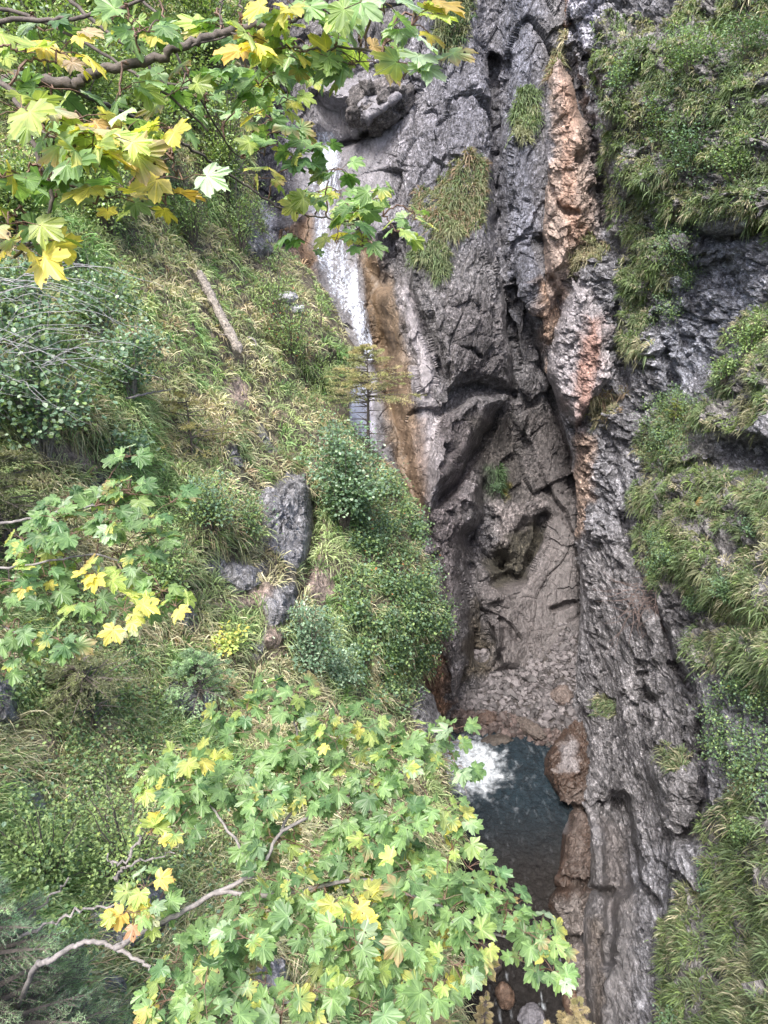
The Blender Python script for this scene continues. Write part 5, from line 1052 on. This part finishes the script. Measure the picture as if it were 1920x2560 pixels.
paint(C, SHF, [(1380, 2250), (1470, 2230), (1470, 2600), (1400, 2600)], (.13, .115, .108), 24)
C = np.concatenate([C, np.full((*SHF.px.shape, 1), .75)], -1)
tag(SHF.build('wet_rock_shelf', M_wet, C), 'water worn brown rock shelf along the right side of the pool', kind='structure')
boulder('small brown boulder at the bottom under the maple tip', wl(1440, 2510, 0), (.38, .6, .5), (.13, .085, .06), 25, .1, 0, .25, mat=M_wet)
boulder('brown rock standing in the stream at the bottom edge', wl(1262, 2490, .1), (.28, .3, .45), (.13, .085, .06), 26, .3, .2, .3, mat=M_wet)
boulder('grey rock in the white water at the bottom edge', wl(1330, 2545, 0), (.4, .35, .35), (.16, .155, .17), 27, .3, .2, .4)
boulder('dark rock half under the water left of the stream', wl(1210, 2400, 0), (.5, .6, .4), (.06, .05, .045), 28, .3, .2, .4)
def gb(px, py, t): return at(px, py, t)
def onbank(px, py):
    r = Fv+((px-960)/FPX)*Rv-((py-1280)/FPX)*Uv
    for t in np.linspace(28, 40, 400):
        p = CAM+r*t
        if p[2] < bankz(np.array([p[0]]), np.array([p[1]]))[0]: return p
    return CAM+r*34
boulder('tilted flat brown slab lying across the gravel at the water', onbank(1320, 1815), (.35, 1.05, .28), (.075, .06, .052), 31, .55, .25, .5)
boulder('reddish brown boulder at the left end of the shore', onbank(1215, 1795), (.5, .38, .3), (.075, .05, .04), 32, .2, .1, .5)
boulder('small brown stone left of the reddish boulder', onbank(1172, 1800), (.24, .2, .18), (.09, .065, .055), 33, .2, .1, .5)
boulder('dark wet stone in the shallows in front of the gravel', wl(1245, 1850, 0), (.7, .3, .14), (.06, .05, .042), 34, .1, 0, .5)
boulder('grey flat stone near the top of the gravel', onbank(1270, 1735), (.22, .16, .1), (.22, .20, .21), 35, .2, .1, .5)
boulder('brown block at the right end of the gravel against the wall', onbank(1405, 1740), (.5, .5, .5), (.12, .095, .085), 36, .2, .3, .6)
b = LFT.pt(712, 762); boulder('upper pale stone in the grass left of the upper fall', b+[0, 0, .1], (.42, .3, .2), (.36, .36, .38), 41, .3, .1, .6)
b = LFT.pt(735, 778); boulder('lower pale stone in the grass left of the upper fall', b+[0, -.2, .1], (.36, .25, .16), (.42, .42, .43), 42, .3, .1, .6)
b = RGT.pt(1748, 1255); boulder('mossy orange brown stone in the broad grass mat', b+[0, -.2, .1], (.24, .2, .16), (.22, .16, .05), 43, .3, .1, .6)
# chockstone wedged at the top of the fall
boulder('large rounded chockstone wedged under the overhang above the fall', at(945, 262, 38.2), (1.6, 1.5, 1.1), (.12, .11, .11), 51, .1, .35, .8, mat=M_far)

# ------------------------------------------------------------------ dead wood
def log(label, pts, r0, r1, cat='log', mat=None, name='fallen_log', stubs=True):
    B = pts[0]; P = smooth_path(np.array(pts)-B, 8, .012)
    e = empty(name, B, label, cat); n = len(P)
    SV, ST = tubes([(P, np.linspace(r0, r1, n)*(1+rng.normal(0, .10, n)))], 11); SV = SV+rng.normal(0, r0*.06, SV.shape)
    mesh('trunk', SV, ST, mat or M_deadwood, None, e)
    if stubs:
        for i in range(6):
            k = rng.integers(4, n-2); d = nrm(rng.normal(0, 1, 3)+[.5, -.6, .3]); L = rng.uniform(.2, .5)
            SV, ST = tubes([(np.array([P[k], P[k]+d*L*.5, P[k]+d*L]), [r0*.25, r0*.18, r0*.06])], 5); mesh('branch_stub', SV, ST, mat or M_deadwood, None, e)
def lift(px, py, d=.3):
    i, j = LFT.ij(px, py); return LFT.P[i, j]+LFT.N[i, j]*d
log('weathered grey log lying down the grassy hillside', [lift(480, 700, .5), lift(558, 892, .5)], .13, .17)
log('thin dead stick on the hillside above the maple sapling', [lift(285, 1010, .4), lift(330, 995, .45), lift(400, 1010, .4)], .03, .012, 'stick', M_barkg, 'dead_stick', False)
log('short pale stick standing in the grass right of the log', [lift(612, 845, .1), lift(616, 870, .3), lift(620, 880, .3)], .035, .02, 'stick', M_barkg, 'dead_stick', False)
log('long grey stick reaching in from the lower left edge', [at(-60, 2400, 4.6), at(100, 2320, 4.6), at(200, 2280, 4.6), at(300, 2262, 4.6)], .012, .006, 'stick', M_barkg, 'dead_stick', False)
log('thin bare branch against the shrubs at the lower left', [at(40, 2330, 5.5), at(90, 2280, 5.5), at(170, 2200, 5.5)], .016, .006, 'stick', M_barkg, 'dead_stick', False)
log('curved pale branch in the fine leaved shrub at lower left', [at(350, 2060, 5.2), at(345, 2110, 5.2), at(300, 2160, 5.2), at(265, 2140, 5.2)], .014, .005, 'branch', M_barkg, 'dead_branch', False)
log('forked pale branch behind the lower leaves of the large maple', [at(290, 2200, 5.2), at(300, 2180, 5.2), at(350, 2150, 5.2), at(430, 2135, 5.2)], .013, .005, 'branch', M_barkg, 'dead_branch', False)
log('bare grey stick lying over the edge of the slope at the pool', [lift(1100, 1935, .2), lift(1115, 1950, .5), at(1165, 1985, 24)], .02, .01, 'stick', M_barkg, 'dead_stick', False)
# tangle of bare twigs on the right cliff
b = RGT.pt(1610, 1520); e = empty('dead_bush', b, 'tangle of bare grey brown twigs hanging on the right cliff below the grass mat', 'bush'); paths = []
for i in range(90):
    s = np.array([rng.uniform(-.6, .8), rng.uniform(-.5, -.1), rng.uniform(-.3, 1.0)]); d = rng.normal(0, .7, 3)+[-.3, -.3, -.3]
    P = smooth_path(np.array([s, s+d*.5+rng.normal(0, .12, 3), s+d]), 4, .015); paths.append((P, np.linspace(.012, .004, len(P))))
SV, ST = tubes(paths, 4); mesh('twigs', SV, ST, plain_mat('dry_twigs', .8, False, (.16, .12, .11)), None, e)

# ------------------------------------------------------------------ groups
for o in list(COL.objects):
    if o.parent or 'label' not in o or o.get('kind'): continue
    n = o.name.split('.')[0]; right = o.location.x > 4.5
    g = {'leafy_shrub': 'bushes on the right cliff' if right else 'shrubs on the left hillside', 'leafy_tree': 'broadleaf trees at the top of the hillside', 'maple_sapling': 'maple saplings on the hillside',
         'spruce_tree': 'spruces in the gorge', 'maple_tree': 'maples in the foreground', 'boulder': 'boulders and loose stones', 'grass_tussock': 'grass tussocks on the right cliff', 'grass_patch': 'grass patches hanging on bare rock',
         'dead_stick': 'dead sticks on the hillside', 'dead_branch': 'dead sticks on the hillside'}.get(n)
    if g: o['group'] = g
